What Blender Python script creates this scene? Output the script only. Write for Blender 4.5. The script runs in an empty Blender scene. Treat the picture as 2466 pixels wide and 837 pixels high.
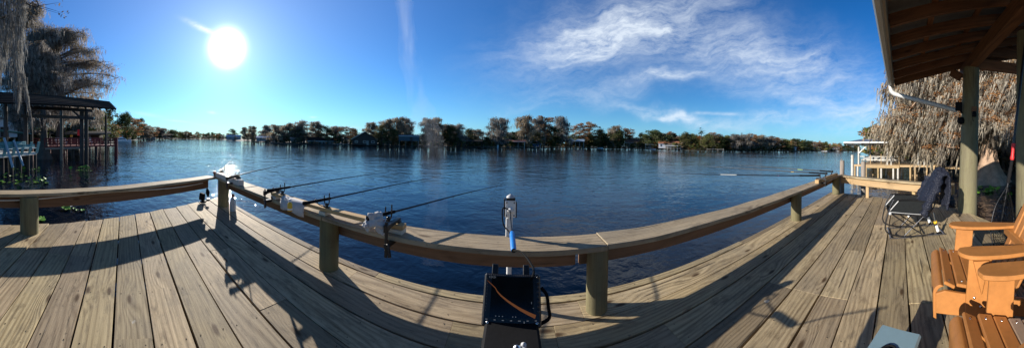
import bpy, bmesh, math, random
from mathutils import Vector, Matrix
R = random.Random(7)
PI = math.pi
sc = bpy.context.scene
COL = sc.collection
# ------------------------------------------------------------ camera model (240 degree cylindrical panorama)
F = 595.0; CX = 1233.0; HY = 345.5; W, H = 2466.0, 837.0
EYE = 1.5; WATER = -0.9
ROLL = -14.5 / F
def ray(px, py):
    a = (px - CX) / F; v = (HY - py) / F
    x, y, z = math.sin(a), math.cos(a), v
    c, s = math.cos(ROLL), math.sin(ROLL)
    return Vector((x * c + z * s, y, -x * s + z * c))
def pz(px, py, z):                       # point of a height seen in that direction
    d = ray(px, py); t = (z - EYE) / d.z
    return Vector((d.x * t, d.y * t, z))
def pr(px, py, r):                       # point at a horizontal distance
    d = ray(px, py); t = r / math.hypot(d.x, d.y)
    return Vector((d.x * t, d.y * t, EYE + d.z * t))
def pxy(px, r, z=0.0):
    d = ray(px, 345); t = r / math.hypot(d.x, d.y)
    return Vector((d.x * t, d.y * t, z))
def zat(px, py, r):
    return pr(px, py, r).z
cam = bpy.data.cameras.new('camera'); camo = bpy.data.objects.new('camera', cam); COL.objects.link(camo)
camo.location = (0, 0, EYE)
camo.matrix_world = Matrix.Translation((0, 0, EYE)) @ Matrix.Rotation(ROLL, 4, 'Y') @ Matrix.Rotation(PI / 2, 4, 'X')
cam.type = 'PANO'
cam.panorama_type = 'CENTRAL_CYLINDRICAL'
cam.central_cylindrical_range_u_min = -CX / F
cam.central_cylindrical_range_u_max = (W - CX) / F
cam.central_cylindrical_range_v_min = -(H - HY) / F
cam.central_cylindrical_range_v_max = HY / F
cam.central_cylindrical_radius = 1.0
cam.clip_start = 0.02; cam.clip_end = 6000
sc.camera = camo
sc.view_settings.view_transform = 'Standard'; sc.view_settings.look = 'None'
sc.view_settings.exposure = 0.55; sc.view_settings.gamma = 1
sc.cycles.use_denoising = True
sc.cycles.max_bounces = 6; sc.cycles.transparent_max_bounces = 16
sc.cycles.volume_bounces = 0
sc.cycles.sample_clamp_indirect = 6
# ------------------------------------------------------------ node helpers
class NT:
    def __init__(s, nt): s.nt = nt
    def n(s, t, ins=None, **kw):
        nd = s.nt.nodes.new(t)
        for k, v in kw.items(): setattr(nd, k, v)
        if ins:
            for k, v in ins.items():
                sk = nd.inputs[k]
                if isinstance(v, bpy.types.NodeSocket): s.nt.links.new(v, sk)
                else: sk.default_value = v
        return nd
    def m(s, op, a, b=0.0, c=0.0, clamp=False):
        nd = s.n('ShaderNodeMath', {0: a, 1: b, 2: c}, operation=op); nd.use_clamp = clamp
        return nd.outputs[0]
    def vm(s, op, a, b=(0, 0, 0)):
        nd = s.n('ShaderNodeVectorMath', {0: a, 1: b}, operation=op)
        return nd.outputs['Value'] if op in ('DOT_PRODUCT', 'LENGTH') else nd.outputs[0]
    def ramp(s, fac, stops):
        nd = s.n('ShaderNodeValToRGB', {0: fac}); cr = nd.color_ramp
        while len(cr.elements) < len(stops): cr.elements.new(0.5)
        for e, (p, c) in zip(cr.elements, stops):
            e.position = p; e.color = (c[0], c[1], c[2], 1) if len(c) == 3 else c
        return nd.outputs[0]
    def mix(s, f, a, b, mode='MIX'):
        nd = s.n('ShaderNodeMix', data_type='RGBA', blend_type=mode)
        for i, v in ((0, f), (6, a), (7, b)):
            sk = nd.inputs[i]
            if isinstance(v, bpy.types.NodeSocket): s.nt.links.new(v, sk)
            else: sk.default_value = v if i == 0 else ((v[0], v[1], v[2], 1))
        return nd.outputs[2]
    def noise(s, vec, scale, detail=4, rough=.55, dist=0.0):
        return s.n('ShaderNodeTexNoise', {'Vector': vec, 'Scale': scale, 'Detail': detail, 'Roughness': rough, 'Distortion': dist}).outputs[0]
    def mapr(s, v, a, b, c=0.0, d=1.0, smooth=False):
        nd = s.n('ShaderNodeMapRange', {0: v, 1: a, 2: b, 3: c, 4: d}); nd.clamp = True
        if smooth: nd.interpolation_type = 'SMOOTHSTEP'
        return nd.outputs[0]
def newmat(name):
    m = bpy.data.materials.new(name); m.use_nodes = True
    nt = m.node_tree; nt.nodes.clear(); N = NT(nt)
    out = N.n('ShaderNodeOutputMaterial'); b = N.n('ShaderNodeBsdfPrincipled')
    nt.links.new(b.outputs[0], out.inputs[0])
    return m, N, b, out
def plain(name, col, rough=.6, metal=0.0, var=.25, scale=6.0, bump=.1, spec=.5):
    m, N, b, out = newmat(name)
    tc = N.n('ShaderNodeTexCoord').outputs['Object']
    n1 = N.noise(tc, scale, 7, .68); n2 = N.noise(tc, scale * 7, 3, .6)
    f = N.mapr(N.m('ADD', N.m('MULTIPLY', n1, .7), N.m('MULTIPLY', n2, .3)), .3, .7)
    lo = [c * (1 - var) for c in col]; hi = [min(1, c * (1 + var)) for c in col]
    N.nt.links.new(N.mix(f, lo, hi), b.inputs['Base Color'])
    N.nt.links.new(N.mapr(n1, .2, .8, max(0, rough - .1), min(1, rough + .1)), b.inputs['Roughness'])
    b.inputs['Metallic'].default_value = metal
    b.inputs['Specular IOR Level'].default_value = spec
    if bump:
        bp = N.n('ShaderNodeBump', {'Strength': bump, 'Distance': .01, 'Height': n2})
        N.nt.links.new(bp.outputs[0], b.inputs['Normal'])
    return m
def wood(name, light, dark, weather=None, knots=.8, ring=.5, rough=.75, bump=.35, rings=9.0, vary=.3, stain=.35, grime=0.0):
    m, N, b, out = newmat(name)
    gc = N.n('ShaderNodeAttribute', attribute_name='gc').outputs['Vector']
    rn = N.n('ShaderNodeAttribute', attribute_name='rnd').outputs['Fac']
    kc = N.vm('MULTIPLY', gc, (1.15, 3.3, .01))
    vo = N.n('ShaderNodeTexVoronoi', {'Vector': kc, 'Scale': 1.0, 'Randomness': 1.0}, feature='F1', voronoi_dimensions='2D')
    kd = vo.outputs['Distance']
    pick = N.m('GREATER_THAN', N.n('ShaderNodeSeparateColor', {0: vo.outputs['Color']}).outputs[0], .62)
    kn = N.m('MULTIPLY', N.mapr(kd, .03, .11, 1, 0, True), N.m('MULTIPLY', pick, knots))
    swirl = N.m('MULTIPLY', N.mapr(kd, 0, .45, 1, 0, True), N.m('MULTIPLY', pick, .09))
    c2 = N.vm('ADD', N.vm('MULTIPLY', gc, (.16, 1, 1)), N.n('ShaderNodeCombineXYZ', {1: swirl}).outputs[0])
    big = N.noise(c2, 1.6, 2, .5)
    wv = N.m('FRACT', N.m('ADD', N.m('MULTIPLY', N.n('ShaderNodeSeparateXYZ', {0: c2}).outputs[1], rings), N.m('MULTIPLY', big, 11)))
    ringv = N.m('MULTIPLY', N.mapr(N.m('ABSOLUTE', N.m('SUBTRACT', wv, .5)), .12, .5), N.mapr(N.noise(N.vm('MULTIPLY', gc, (.7, 5, 5)), 1.0, 4, .6), .3, .7, .15, 1.0))
    fine = N.noise(N.vm('MULTIPLY', gc, (2.0, 60, 60)), 1.0, 6, .65)
    mid = N.noise(N.vm('MULTIPLY', gc, (1.1, 9, 9)), 1.0, 5, .6)
    f = N.m('ADD', N.m('MULTIPLY', ringv, ring), N.m('ADD', N.m('MULTIPLY', N.mapr(fine, .3, .7), .55 - ring * .3), N.m('MULTIPLY', mid, .35)), clamp=True)
    col = N.mix(f, light, dark)
    pat = N.mapr(N.noise(N.vm('MULTIPLY', gc, (.9, 2.2, 2.2)), 1.0, 6, .65), .42, .68)
    if weather: col = N.mix(N.m('MULTIPLY', pat, .55), col, weather)
    col = N.mix(N.m('MULTIPLY', N.mapr(N.noise(N.vm('MULTIPLY', gc, (2.6, 7, 7)), 1.0, 5, .7), .56, .72), stain), col, [c * .45 for c in dark])
    bri = N.mapr(rn, 0, 1, 1 - vary, 1 + vary * .6)
    col = N.mix(1.0, col, N.n('ShaderNodeCombineColor', {0: bri, 1: N.m('MULTIPLY', bri, N.mapr(N.m('FRACT', N.m('MULTIPLY', rn, 7.3)), 0, 1, .975, 1.015)), 2: N.m('MULTIPLY', bri, N.mapr(N.m('FRACT', N.m('MULTIPLY', rn, 13.7)), 0, 1, .93, 1.05))}).outputs[0], 'MULTIPLY')
    if grime:
        oc = N.n('ShaderNodeTexCoord').outputs['Object']
        g1 = N.mapr(N.noise(oc, .8, 7, .68), .45, .66); g2 = N.mapr(N.noise(N.vm('MULTIPLY', gc, (3, 16, 16)), 1.0, 7, .75), .5, .66); g3 = N.mapr(N.noise(oc, 22, 4, .7), .62, .7)
        col = N.mix(N.m('MULTIPLY', g1, .5 * grime), col, (.19, .165, .125)); col = N.mix(N.m('MULTIPLY', g2, .6 * grime), col, (.10, .075, .048)); col = N.mix(N.m('MULTIPLY', g3, .6 * grime), col, (.06, .045, .03))
        dv = N.n('ShaderNodeTexVoronoi', {'Vector': oc, 'Scale': .9}, feature='F1'); col = N.mix(N.m('MULTIPLY', N.mapr(N.m('ADD', dv.outputs['Distance'], N.m('MULTIPLY', N.noise(oc, 30, 3, .6), .05)), .045, .055, 1, 0), .6 * grime), col, (.6, .58, .52))
    crack = N.mapr(N.noise(N.vm('MULTIPLY', gc, (.8, 26, 26)), 1.0, 3, .5), .69, .72)
    col = N.mix(N.m('MULTIPLY', crack, .8), col, [c * .25 for c in dark])
    col = N.mix(kn, col, [dark[0] * .45, dark[1] * .38, dark[2] * .33])
    N.nt.links.new(col, b.inputs['Base Color'])
    b.inputs['Roughness'].default_value = rough; b.inputs['Specular IOR Level'].default_value = .3
    hgt = N.m('SUBTRACT', N.m('ADD', N.m('MULTIPLY', fine, .6), N.m('MULTIPLY', ringv, -.25)), N.m('ADD', N.m('MULTIPLY', crack, .9), N.m('MULTIPLY', kn, .3)))
    bp = N.n('ShaderNodeBump', {'Strength': bump, 'Distance': .006, 'Height': hgt})
    N.nt.links.new(bp.outputs[0], b.inputs['Normal'])
    return m
def foliage(name, cols, trans=.25, rough=.7):
    m, N, b, out = newmat(name)
    rn = N.n('ShaderNodeAttribute', attribute_name='rnd').outputs['Fac']
    oi = N.n('ShaderNodeObjectInfo').outputs['Random']
    k = len(cols) - 1
    col = N.ramp(rn, [(i / k, c) for i, c in enumerate(cols)])
    col = N.mix(1.0, col, N.n('ShaderNodeCombineColor', {0: N.mapr(oi, 0, 1, .8, 1.2), 1: N.mapr(oi, 0, 1, .92, 1.1), 2: N.mapr(oi, 0, 1, 1.05, .85)}).outputs[0], 'MULTIPLY')
    N.nt.links.new(col, b.inputs['Base Color']); b.inputs['Roughness'].default_value = rough
    b.inputs['Specular IOR Level'].default_value = .15
    tr = N.n('ShaderNodeBsdfTranslucent', {'Color': col})
    mx = N.n('ShaderNodeMixShader', {0: trans, 1: b.outputs[0], 2: tr.outputs[0]})
    N.nt.links.new(mx.outputs[0], out.inputs[0])
    return m
# ------------------------------------------------------------ mesh builder
class MB:
    def __init__(s): s.v = []; s.f = []; s.mi = []; s.rn = []; s.sm = []; s.gc = []
    def add(s, vs, fs, gcs=None, m=0, rn=None, smooth=False):
        o = len(s.v); s.v += [tuple(v) for v in vs]
        s.gc += [tuple(g) for g in gcs] if gcs else [tuple(v) for v in vs]
        if rn is None: rn = R.random()
        for f in fs:
            s.f.append([i + o for i in f]); s.mi.append(m); s.rn.append(rn); s.sm.append(smooth)
    def hexa(s, c8, m=0, rn=None, axis=0):
        # c8: bottom 4 (ccw) then top 4
        c8 = [Vector(c) for c in c8]
        dims = [(c8[1] - c8[0]).length, (c8[3] - c8[0]).length, (c8[4] - c8[0]).length]
        order = sorted(range(3), key=lambda i: -dims[i])
        off = (R.uniform(0, 90), R.uniform(0, 90), R.uniform(0, 90))
        loc = [(0, 0, 0), (1, 0, 0), (1, 1, 0), (0, 1, 0), (0, 0, 1), (1, 0, 1), (1, 1, 1), (0, 1, 1)]
        gcs = []
        for l in loc:
            g = [l[i] * dims[i] for i in range(3)]
            gcs.append((g[order[0]] + off[0], g[order[1]] + off[1], g[order[2]] + off[2]))
        s.add(c8, [(0, 3, 2, 1), (4, 5, 6, 7), (0, 1, 5, 4), (1, 2, 6, 5), (2, 3, 7, 6), (3, 0, 4, 7)], gcs, m, rn)
    def box(s, c, size, rot=None, m=0, rn=None):
        c = Vector(c); hx, hy, hz = [q / 2 for q in size]
        pts = [(-hx, -hy, -hz), (hx, -hy, -hz), (hx, hy, -hz), (-hx, hy, -hz), (-hx, -hy, hz), (hx, -hy, hz), (hx, hy, hz), (-hx, hy, hz)]
        if rot is None: rot = Matrix.Identity(3)
        elif isinstance(rot, (int, float)): rot = Matrix.Rotation(rot, 3, 'Z')
        s.hexa([c + rot @ Vector(p) for p in pts], m, rn)
    def beam(s, a, b, w, h, m=0, rn=None, up=(0, 0, 1)):      # a timber from a to b, w across, h along up
        a, b = Vector(a), Vector(b); d = (b - a).normalized(); up = Vector(up)
        sd = d.cross(up)
        if sd.length < 1e-4: sd = d.cross(Vector((1, 0, 0)))
        sd.normalize(); u = sd.cross(d).normalized()
        s.hexa([a - sd * w / 2 - u * h / 2, b - sd * w / 2 - u * h / 2, b + sd * w / 2 - u * h / 2, a + sd * w / 2 - u * h / 2,
                a - sd * w / 2 + u * h / 2, b - sd * w / 2 + u * h / 2, b + sd * w / 2 + u * h / 2, a + sd * w / 2 + u * h / 2], m, rn)
    def tube(s, pts, rad, n=8, m=0, rn=None, cap=True, smooth=True, wob=0.0):
        pts = [Vector(p) for p in pts]
        if not hasattr(rad, '__len__'): rad = [rad] * len(pts)
        vs, gs, fs = [], [], []; L = 0; off = R.uniform(0, 50)
        prev = None
        for i, p in enumerate(pts):
            d = (pts[min(i + 1, len(pts) - 1)] - pts[max(i - 1, 0)]).normalized()
            if prev is None:
                a = d.cross(Vector((0, 0, 1)))
                if a.length < .05: a = d.cross(Vector((1, 0, 0)))
            else: a = prev - d * prev.dot(d)
            a.normalize(); b = d.cross(a); prev = a
            if i: L += (p - pts[i - 1]).length
            for k in range(n):
                t = 2 * PI * k / n; rr = rad[i] * (1 + (R.uniform(-wob, wob) if wob else 0))
                vs.append(p + (a * math.cos(t) + b * math.sin(t)) * rr)
                gs.append((L + off, abs(((k + .5) / n) * 2 - 1) * PI * rad[i] + off, off))
        for i in range(len(pts) - 1):
            for k in range(n):
                k2 = (k + 1) % n
                fs.append((i * n + k, i * n + k2, (i + 1) * n + k2, (i + 1) * n + k))
        s.add(vs, fs, gs, m, rn, smooth)
        if cap:
            for base in (0, (len(pts) - 1) * n):
                c = [vs[base + k] for k in range(n)]
                q = [(g.x * 4 + off, g.y * 4, g.z * 4) for g in c]
                idx = list(range(n)) if base else list(range(n - 1, -1, -1))
                s.add(c, [idx], q, m, rn, False)
    def post(s, x, y, z0, z1, r, n=20, m=0, lean=(0, 0), r2=None, rn=None):
        k = 6; r2 = r if r2 is None else r2
        ps = [(x + lean[0] * i / k, y + lean[1] * i / k, z0 + (z1 - z0) * i / k) for i in range(k + 1)]
        s.tube(ps, [r + (r2 - r) * i / k for i in range(k + 1)], n, m, rn, True, True, wob=.012)
    def lathe(s, c, prof, n=16, m=0, rn=None, axis=None):
        c = Vector(c); q = axis if axis is not None else Matrix.Identity(3); vs = []; fs = []
        for (r, z) in prof:
            for k in range(n):
                t = 2 * PI * k / n; vs.append(c + q @ Vector((r * math.cos(t), r * math.sin(t), z)))
        for i in range(len(prof) - 1):
            for k in range(n):
                k2 = (k + 1) % n; fs.append((i * n + k, i * n + k2, (i + 1) * n + k2, (i + 1) * n + k))
        s.add(vs, fs, None, m, rn, True)
    def prism(s, poly, ext, m=0, rn=None, along=0):           # flat 3D outline extruded by vector ext
        poly = [Vector(p) for p in poly]; e = Vector(ext); n = len(poly)
        vs = poly + [p + e for p in poly]
        fs = [tuple(range(n - 1, -1, -1)), tuple(range(n, 2 * n))] + [(i, (i + 1) % n, n + (i + 1) % n, n + i) for i in range(n)]
        off = Vector((R.uniform(0, 40), R.uniform(0, 40), R.uniform(0, 40)))
        ex = (max(p[0] for p in poly) - min(p[0] for p in poly), max(p[1] for p in poly) - min(p[1] for p in poly), max(p[2] for p in poly) - min(p[2] for p in poly))
        od = sorted(range(3), key=lambda i: -ex[i])
        gs = [(v[od[0]] + off[0], v[od[1]] + off[1], v[od[2]] + off[2]) for v in vs]
        s.add(vs, fs, gs, m, rn)
    def build(s, name, mats, parent=None, bevel=0.0, smooth=None):
        me = bpy.data.meshes.new(name); me.from_pydata(s.v, [], s.f)
        if not isinstance(mats, (list, tuple)): mats = [mats]
        for q in mats: me.materials.append(q)
        me.polygons.foreach_set('material_index', s.mi)
        me.polygons.foreach_set('use_smooth', [bool(x) for x in s.sm])
        at = me.attributes.new('rnd', 'FLOAT', 'FACE'); at.data.foreach_set('value', s.rn)
        at = me.attributes.new('gc', 'FLOAT_VECTOR', 'POINT'); at.data.foreach_set('vector', [c for g in s.gc for c in g])
        me.update()
        if bevel:
            bm = bmesh.new(); bm.from_mesh(me)
            ed = [e for e in bm.edges if len(e.link_faces) == 2 and e.calc_face_angle(0) > .6 and not e.smooth is False]
            bmesh.ops.bevel(bm, geom=ed, offset=bevel, segments=1, affect='EDGES', profile=.5, clamp_overlap=True)
            bm.to_mesh(me); bm.free()
        o = bpy.data.objects.new(name, me); COL.objects.link(o)
        if parent is not None: o.parent = parent
        return o
def tag(o, label=None, cat=None, group=None, kind=None):
    if label: o['label'] = label
    if cat: o['category'] = cat
    if group: o['group'] = group
    if kind: o['kind'] = kind
    return o
def empty(name, loc=(0, 0, 0), rz=0.0, label=None, cat=None, group=None):
    o = bpy.data.objects.new(name, None); COL.objects.link(o); o.location = loc; o.rotation_euler = (0, 0, rz)
    o.empty_display_size = .1
    return tag(o, label, cat, group)
def copy_tree(o, parent=None):
    c = o.copy(); COL.objects.link(c); c.parent = parent
    for ch in list(o.children): copy_tree(ch, c)
    return c
def struct(mb, name, mats, label=None, bevel=0):
    o = mb.build(name, mats, None, bevel); o['kind'] = 'structure'
    if label: o['label'] = label
    return o
def arc(pts, n=6):                        # smooth a polyline (catmull-rom)
    P = [Vector(p) for p in pts]; P = [P[0] * 2 - P[1]] + P + [P[-1] * 2 - P[-2]]; out = []
    for i in range(1, len(P) - 2):
        for k in range(n):
            t = k / n; a, b, c, d = P[i - 1], P[i], P[i + 1], P[i + 2]
            out.append(.5 * ((2 * b) + (c - a) * t + (2 * a - 5 * b + 4 * c - d) * t * t + (3 * b - a - 3 * c + d) * t ** 3))
    out.append(P[-2]); return out
# ------------------------------------------------------------ materials
M = {}
M['deck'] = wood('weathered_deck_wood', (.66, .52, .31), (.19, .13, .065), (.36, .285, .185), knots=1.0, ring=.66, rings=21, vary=.36, bump=.9, stain=.8, grime=.9)
M['rail'] = wood('weathered_rail_wood', (.64, .51, .32), (.19, .135, .075), (.4, .33, .225), ring=.68, rings=26, vary=.12, bump=.9, stain=.7, grime=.8)
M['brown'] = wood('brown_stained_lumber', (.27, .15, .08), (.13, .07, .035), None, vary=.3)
M['rafter'] = wood('rafter_lumber', (.30, .135, .06), (.09, .04, .02), None, vary=.25, rough=.6)
M['pile'] = wood('treated_piling', (.27, .25, .125), (.12, .10, .05), (.16, .14, .085), ring=.35, rings=6, vary=.15, knots=.5, grime=.6)
M['pine'] = wood('fresh_pine', (.62, .43, .23), (.42, .26, .12), None, ring=.5, rings=10, vary=.12, stain=.1)
M['pale'] = wood('pale_whitewashed_wood', (.72, .68, .6), (.5, .46, .4), None, ring=.3, vary=.1, stain=.2)
M['grey'] = wood('old_grey_wood', (.34, .30, .25), (.18, .15, .12), None, vary=.25)
M['dark'] = wood('dark_old_wood', (.085, .07, .06), (.04, .033, .03), None, vary=.3)
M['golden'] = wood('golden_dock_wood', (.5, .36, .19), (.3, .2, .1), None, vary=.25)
M['poly'] = plain('orange_tan_resin_lumber', (.42, .17, .042), .55, var=.22, scale=5, bump=.06)
M['poly2'] = plain('worn_grey_tan_board', (.33, .25, .18), .6, var=.2, scale=5)
M['black'] = plain('black_plastic', (.012, .012, .014), .38, var=.3)
M['matte'] = plain('matte_black', (.009, .009, .01), .85, var=.3, spec=.15)
M['frame'] = plain('dark_steel_tube', (.06, .06, .065), .3, .8, var=.2)
M['steel'] = plain('bright_steel', (.6, .6, .6), .25, 1.0, var=.1)
M['white'] = plain('white_plastic', (.78, .78, .76), .45, var=.06)
M['whitep'] = plain('chipped_white_paint', (.5, .47, .41), .7, var=.35, scale=3)
M['offw'] = plain('weathered_white_wood', (.62, .6, .54), .7, var=.3, scale=3)
M['blue'] = plain('bright_blue_rubber', (.015, .2, .62), .4, var=.08)
M['bluem'] = plain('blue_anodised_metal', (.02, .08, .42), .35, .4, var=.1)
M['red'] = plain('bright_red_foam', (.62, .02, .02), .5, var=.1)
M['redp'] = plain('dull_red_paint', (.17, .03, .026), .7, var=.3, scale=2)
M['turq'] = plain('turquoise_paint', (.08, .27, .3), .6, var=.2, scale=2)
M['palebl'] = plain('pale_blue_paint', (.3, .42, .5), .6, var=.15)
M['yel'] = plain('yellow_plastic', (.75, .45, .03), .4, var=.1)
M['green'] = plain('lime_band', (.6, .75, .05), .4, var=.05)
M['pink'] = plain('pink_band', (.75, .05, .25), .4, var=.05)
M['fab'] = plain('black_mesh_fabric', (.008, .008, .009), .95, var=.3, scale=40, bump=.3, spec=.08)
M['band'] = plain('pale_rod_wrap', (.42, .42, .4), .6)
M['fabg'] = plain('grey_mesh_fabric', (.018, .02, .021), .95, var=.3, scale=40, bump=.3, spec=.08)
M['trim'] = plain('silver_piping', (.5, .5, .5), .5)
M['cloth'] = plain('grey_white_rag', (.55, .53, .52), .9, var=.2, scale=12, bump=.4)
M['metalroof'] = plain('galvanised_sheet', (.2, .2, .2), .45, .5, var=.2, scale=1.5)
M['gutter'] = plain('dull_white_gutter', (.5, .5, .48), .5, .1, var=.15, scale=3)
M['shingle'] = plain('dark_shingle', (.028, .022, .019), .95, var=.5, scale=2, spec=.1)
M['brownroof'] = plain('brown_roof', (.07, .045, .035), .85, var=.3, scale=1)
M['rust'] = plain('rusty_sheet_roof', (.3, .12, .08), .8, var=.35, scale=.8)
M['orroof'] = plain('orange_tile_roof', (.36, .14, .07), .8, var=.2, scale=1)
M['blroof'] = plain('pale_blue_metal_roof', (.5, .62, .72), .35, .3, var=.1, scale=1)
M['slate'] = plain('slate_blue_screen', (.05, .075, .09), .6, var=.2, scale=1)
M['tarp'] = plain('blue_tarp', (.05, .16, .42), .5, var=.2, scale=1)
M['wallg'] = plain('grey_siding', (.3, .3, .29), .8, var=.15, scale=1)
M['wallw'] = plain('white_siding', (.7, .7, .7), .7, var=.1, scale=1)
M['wallb'] = plain('brown_siding', (.06, .038, .028), .85, var=.3, scale=1)
M['glass'] = plain('dark_window_glass', (.02, .03, .04), .1, var=.2, bump=0)
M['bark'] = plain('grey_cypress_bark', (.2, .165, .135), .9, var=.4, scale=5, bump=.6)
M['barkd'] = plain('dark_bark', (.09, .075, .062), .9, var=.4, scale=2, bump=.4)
M['barkw'] = plain('reddish_buttress_bark', (.4, .27, .18), .85, var=.45, scale=3, bump=.6)  # reddish brown bark of the flared trunk on the right
M['soil'] = plain('leaf_litter_soil', (.045, .04, .022), .95, var=.4, scale=.4)
M['lily'] = plain('lily_pad_green', (.16, .34, .03), .4, var=.3, scale=4)
M['cool'] = plain('blue_grey_cooler', (.22, .33, .37), .5, var=.08, scale=3)
M['boatw'] = plain('white_gelcoat', (.8, .8, .8), .3, var=.05)
M['cable'] = plain('black_cable', (.006, .006, .006), .8, spec=.1)
M['rope'] = plain('tan_rope', (.45, .38, .25), .9)
M['moss'] = foliage('spanish_moss', [(.12, .10, .085), (.24, .21, .18), (.36, .32, .28), (.44, .395, .345)], .3)
M['mossd'] = foliage('dusky_spanish_moss', [(.2, .17, .14), (.32, .27, .23), (.44, .36, .3), (.52, .42, .35)], .5)
M['needle'] = foliage('rusty_cypress_needles', [(.16, .075, .035), (.28, .13, .055), (.38, .19, .08), (.32, .22, .13)], .4)
M['leafg'] = foliage('green_leaves', [(.06, .08, .025), (.12, .14, .04), (.19, .19, .07), (.26, .24, .1)], .4)
M['leafd'] = foliage('dark_green_leaves', [(.02, .035, .012), (.035, .055, .02), (.06, .08, .028), (.09, .09, .04)], .3)
M['leafo'] = foliage('olive_leaves', [(.06, .06, .025), (.1, .1, .04), (.15, .14, .06), (.19, .15, .08)], .3)
SKY_SAT=1.32; SKY_VAL=.9; SKY_TINT=(.36,.80,1.12); CLOUD=(6.2,6.8,7.4); HORIZON=(2.3,4.1,6.3); SUN_E=5.0; WAVE=.6; SMOKE=.8
GC1=(2.25,-.38,-.1,1.22); GC2=(1.2,-.36,-.1,1.22); CH=(4.45,-.13,0.15,1.0)
# ------------------------------------------------------------ sky, sun
SUN_PX, SUN_PY = 547, 116
sd = ray(SUN_PX, SUN_PY).normalized()
SAZ = math.atan2(sd.x, sd.y); SEL = math.asin(sd.z)
w = bpy.data.worlds.new('World'); sc.world = w; w.use_nodes = True
w.node_tree.nodes.clear(); N = NT(w.node_tree)
wo = N.n('ShaderNodeOutputWorld'); bg = N.n('ShaderNodeBackground', {1: .1}); w.node_tree.links.new(bg.outputs[0], wo.inputs[0])
sky = N.n('ShaderNodeTexSky'); sky.sky_type = 'NISHITA'; sky.sun_disc = False
sky.sun_elevation = SEL; sky.sun_rotation = SAZ; sky.air_density = 1.0; sky.dust_density = .12; sky.ozone_density = 2.4; sky.altitude = 0
dirv = N.n('ShaderNodeTexCoord').outputs['Generated']
dirn = N.vm('NORMALIZE', dirv)
sx = N.n('ShaderNodeSeparateXYZ', {0: dirn}); X, Y, Z = sx.outputs
scol = N.n('ShaderNodeHueSaturation', {'Saturation': SKY_SAT, 'Value': SKY_VAL, 'Color': sky.outputs[0]}).outputs[0]
scol = N.mix(1.0, scol, SKY_TINT, 'MULTIPLY')
zd = N.mapr(Z, .47, .95, 1.0, .3, True)
scol = N.mix(1.0, scol, N.n('ShaderNodeCombineColor', {0: zd, 1: zd, 2: zd}).outputs[0], 'MULTIPLY')
hl = N.m('SQRT', N.m('ADD', N.m('MULTIPLY', X, X), N.m('MULTIPLY', Y, Y)))
v = N.m('DIVIDE', Z, N.m('MAXIMUM', hl, .01)); az = N.m('ARCTAN2', X, Y)
PXn = N.m('MULTIPLY_ADD', az, F, CX); PYn = N.m('SUBTRACT', HY, N.m('MULTIPLY', v, F))
pv = N.n('ShaderNodeCombineXYZ', {0: N.m('MULTIPLY', PXn, .01), 1: N.m('MULTIPLY', PYn, .01)}).outputs[0]
w1 = N.noise(pv, 1.3, 5, .6)
warp = N.vm('ADD', pv, N.vm('MULTIPLY', N.vm('SUBTRACT', N.n('ShaderNodeTexNoise', {'Vector': pv, 'Scale': 1.1, 'Detail': 4}).outputs['Color'], (.5, .5, .5)), (1.5, .9, 0)))
# clouds: (px, py, half length, half width, angle, strength, streak stretch)
CL = [(1510, 60, 300, 80, -22, .8), (1400, 100, 120, 48, -10, .7), (1720, 115, 330, 80, 8, .5), (1900, 170, 240, 75, 14, .55), (1590, 186, 90, 13, -5, 1.0), (1440, 222, 150, 24, -6, .42),
      (1600, 275, 150, 15, 8, .95), (1720, 300, 170, 12, 13, .4), (1850, 292, 90, 20, -4, .85), (2080, 280, 130, 42, -16, .75),
      (1730, 273, 60, 4, 1, .8), (1950, 250, 160, 26, 8, .5), (1300, 255, 90, 10, -8, .3), (480, 68, 34, 7, 24, 1.6), (510, 271, 12, 4, 8, .8), (425, 291, 30, 2.5, 5, .7),
      (753, 282, 9, 2.5, 0, .8), (350, 275, 45, 5, 10, .45), (850, 307, 22, 5, 0, .5), (500, 303, 40, 3, 8, .4), (1600, 70, 50, 12, -6, .5), (1340, 180, 30, 12, 0, .1)]
tot = None
wxy = N.n('ShaderNodeSeparateXYZ', {0: warp}); WX, WY = wxy.outputs[0], wxy.outputs[1]
WX = N.m('MULTIPLY', WX, 100); WY = N.m('MULTIPLY', WY, 100)
for (cx_, cy_, la, lb, ang, st) in CL:
    cy_ = cy_ - 0 ; a = math.radians(ang); ca, sa = math.cos(a), math.sin(a)
    small = lb < 8
    ux = PXn if small else WX; uy = PYn if small else WY
    cy2 = cy_ - 14.5 * math.sin((cx_ - CX) / F)          # undo the camera's roll
    dx = N.m('SUBTRACT', ux, cx_); dy = N.m('SUBTRACT', uy, cy2)
    pa = N.m('MULTIPLY_ADD', dx, ca / la, N.m('MULTIPLY', dy, sa / la)); pb = N.m('MULTIPLY_ADD', dy, ca / lb, N.m('MULTIPLY', dx, -sa / lb))
    g = N.m('MULTIPLY', N.m('EXPONENT', N.m('MULTIPLY', N.m('MULTIPLY_ADD', pa, pa, N.m('MULTIPLY', pb, pb)), -1.2)), st)
    tot = g if tot is None else N.m('ADD', tot, g)
rotv = N.n('ShaderNodeVectorRotate', {'Vector': warp, 'Angle': .22}, rotation_type='Z_AXIS').outputs[0]
st1 = N.noise(N.vm('MULTIPLY', rotv, (.55, 2.6, 1)), 1.2, 9, .66)
st2 = N.noise(N.vm('MULTIPLY', pv, (1.2, 2.4, 1)), 3.0, 7, .7)
tex = N.mapr(N.m('ADD', N.m('MULTIPLY', st1, .7), N.m('MULTIPLY', st2, .3)), .36, .66)
cl = N.m('MULTIPLY', tot, N.m('MULTIPLY_ADD', tex, .85, .15), clamp=True)
cl = N.m('MULTIPLY', cl, .8)
cloudc = CLOUD
ccol = N.mix(cl, scol, cloudc)
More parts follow.
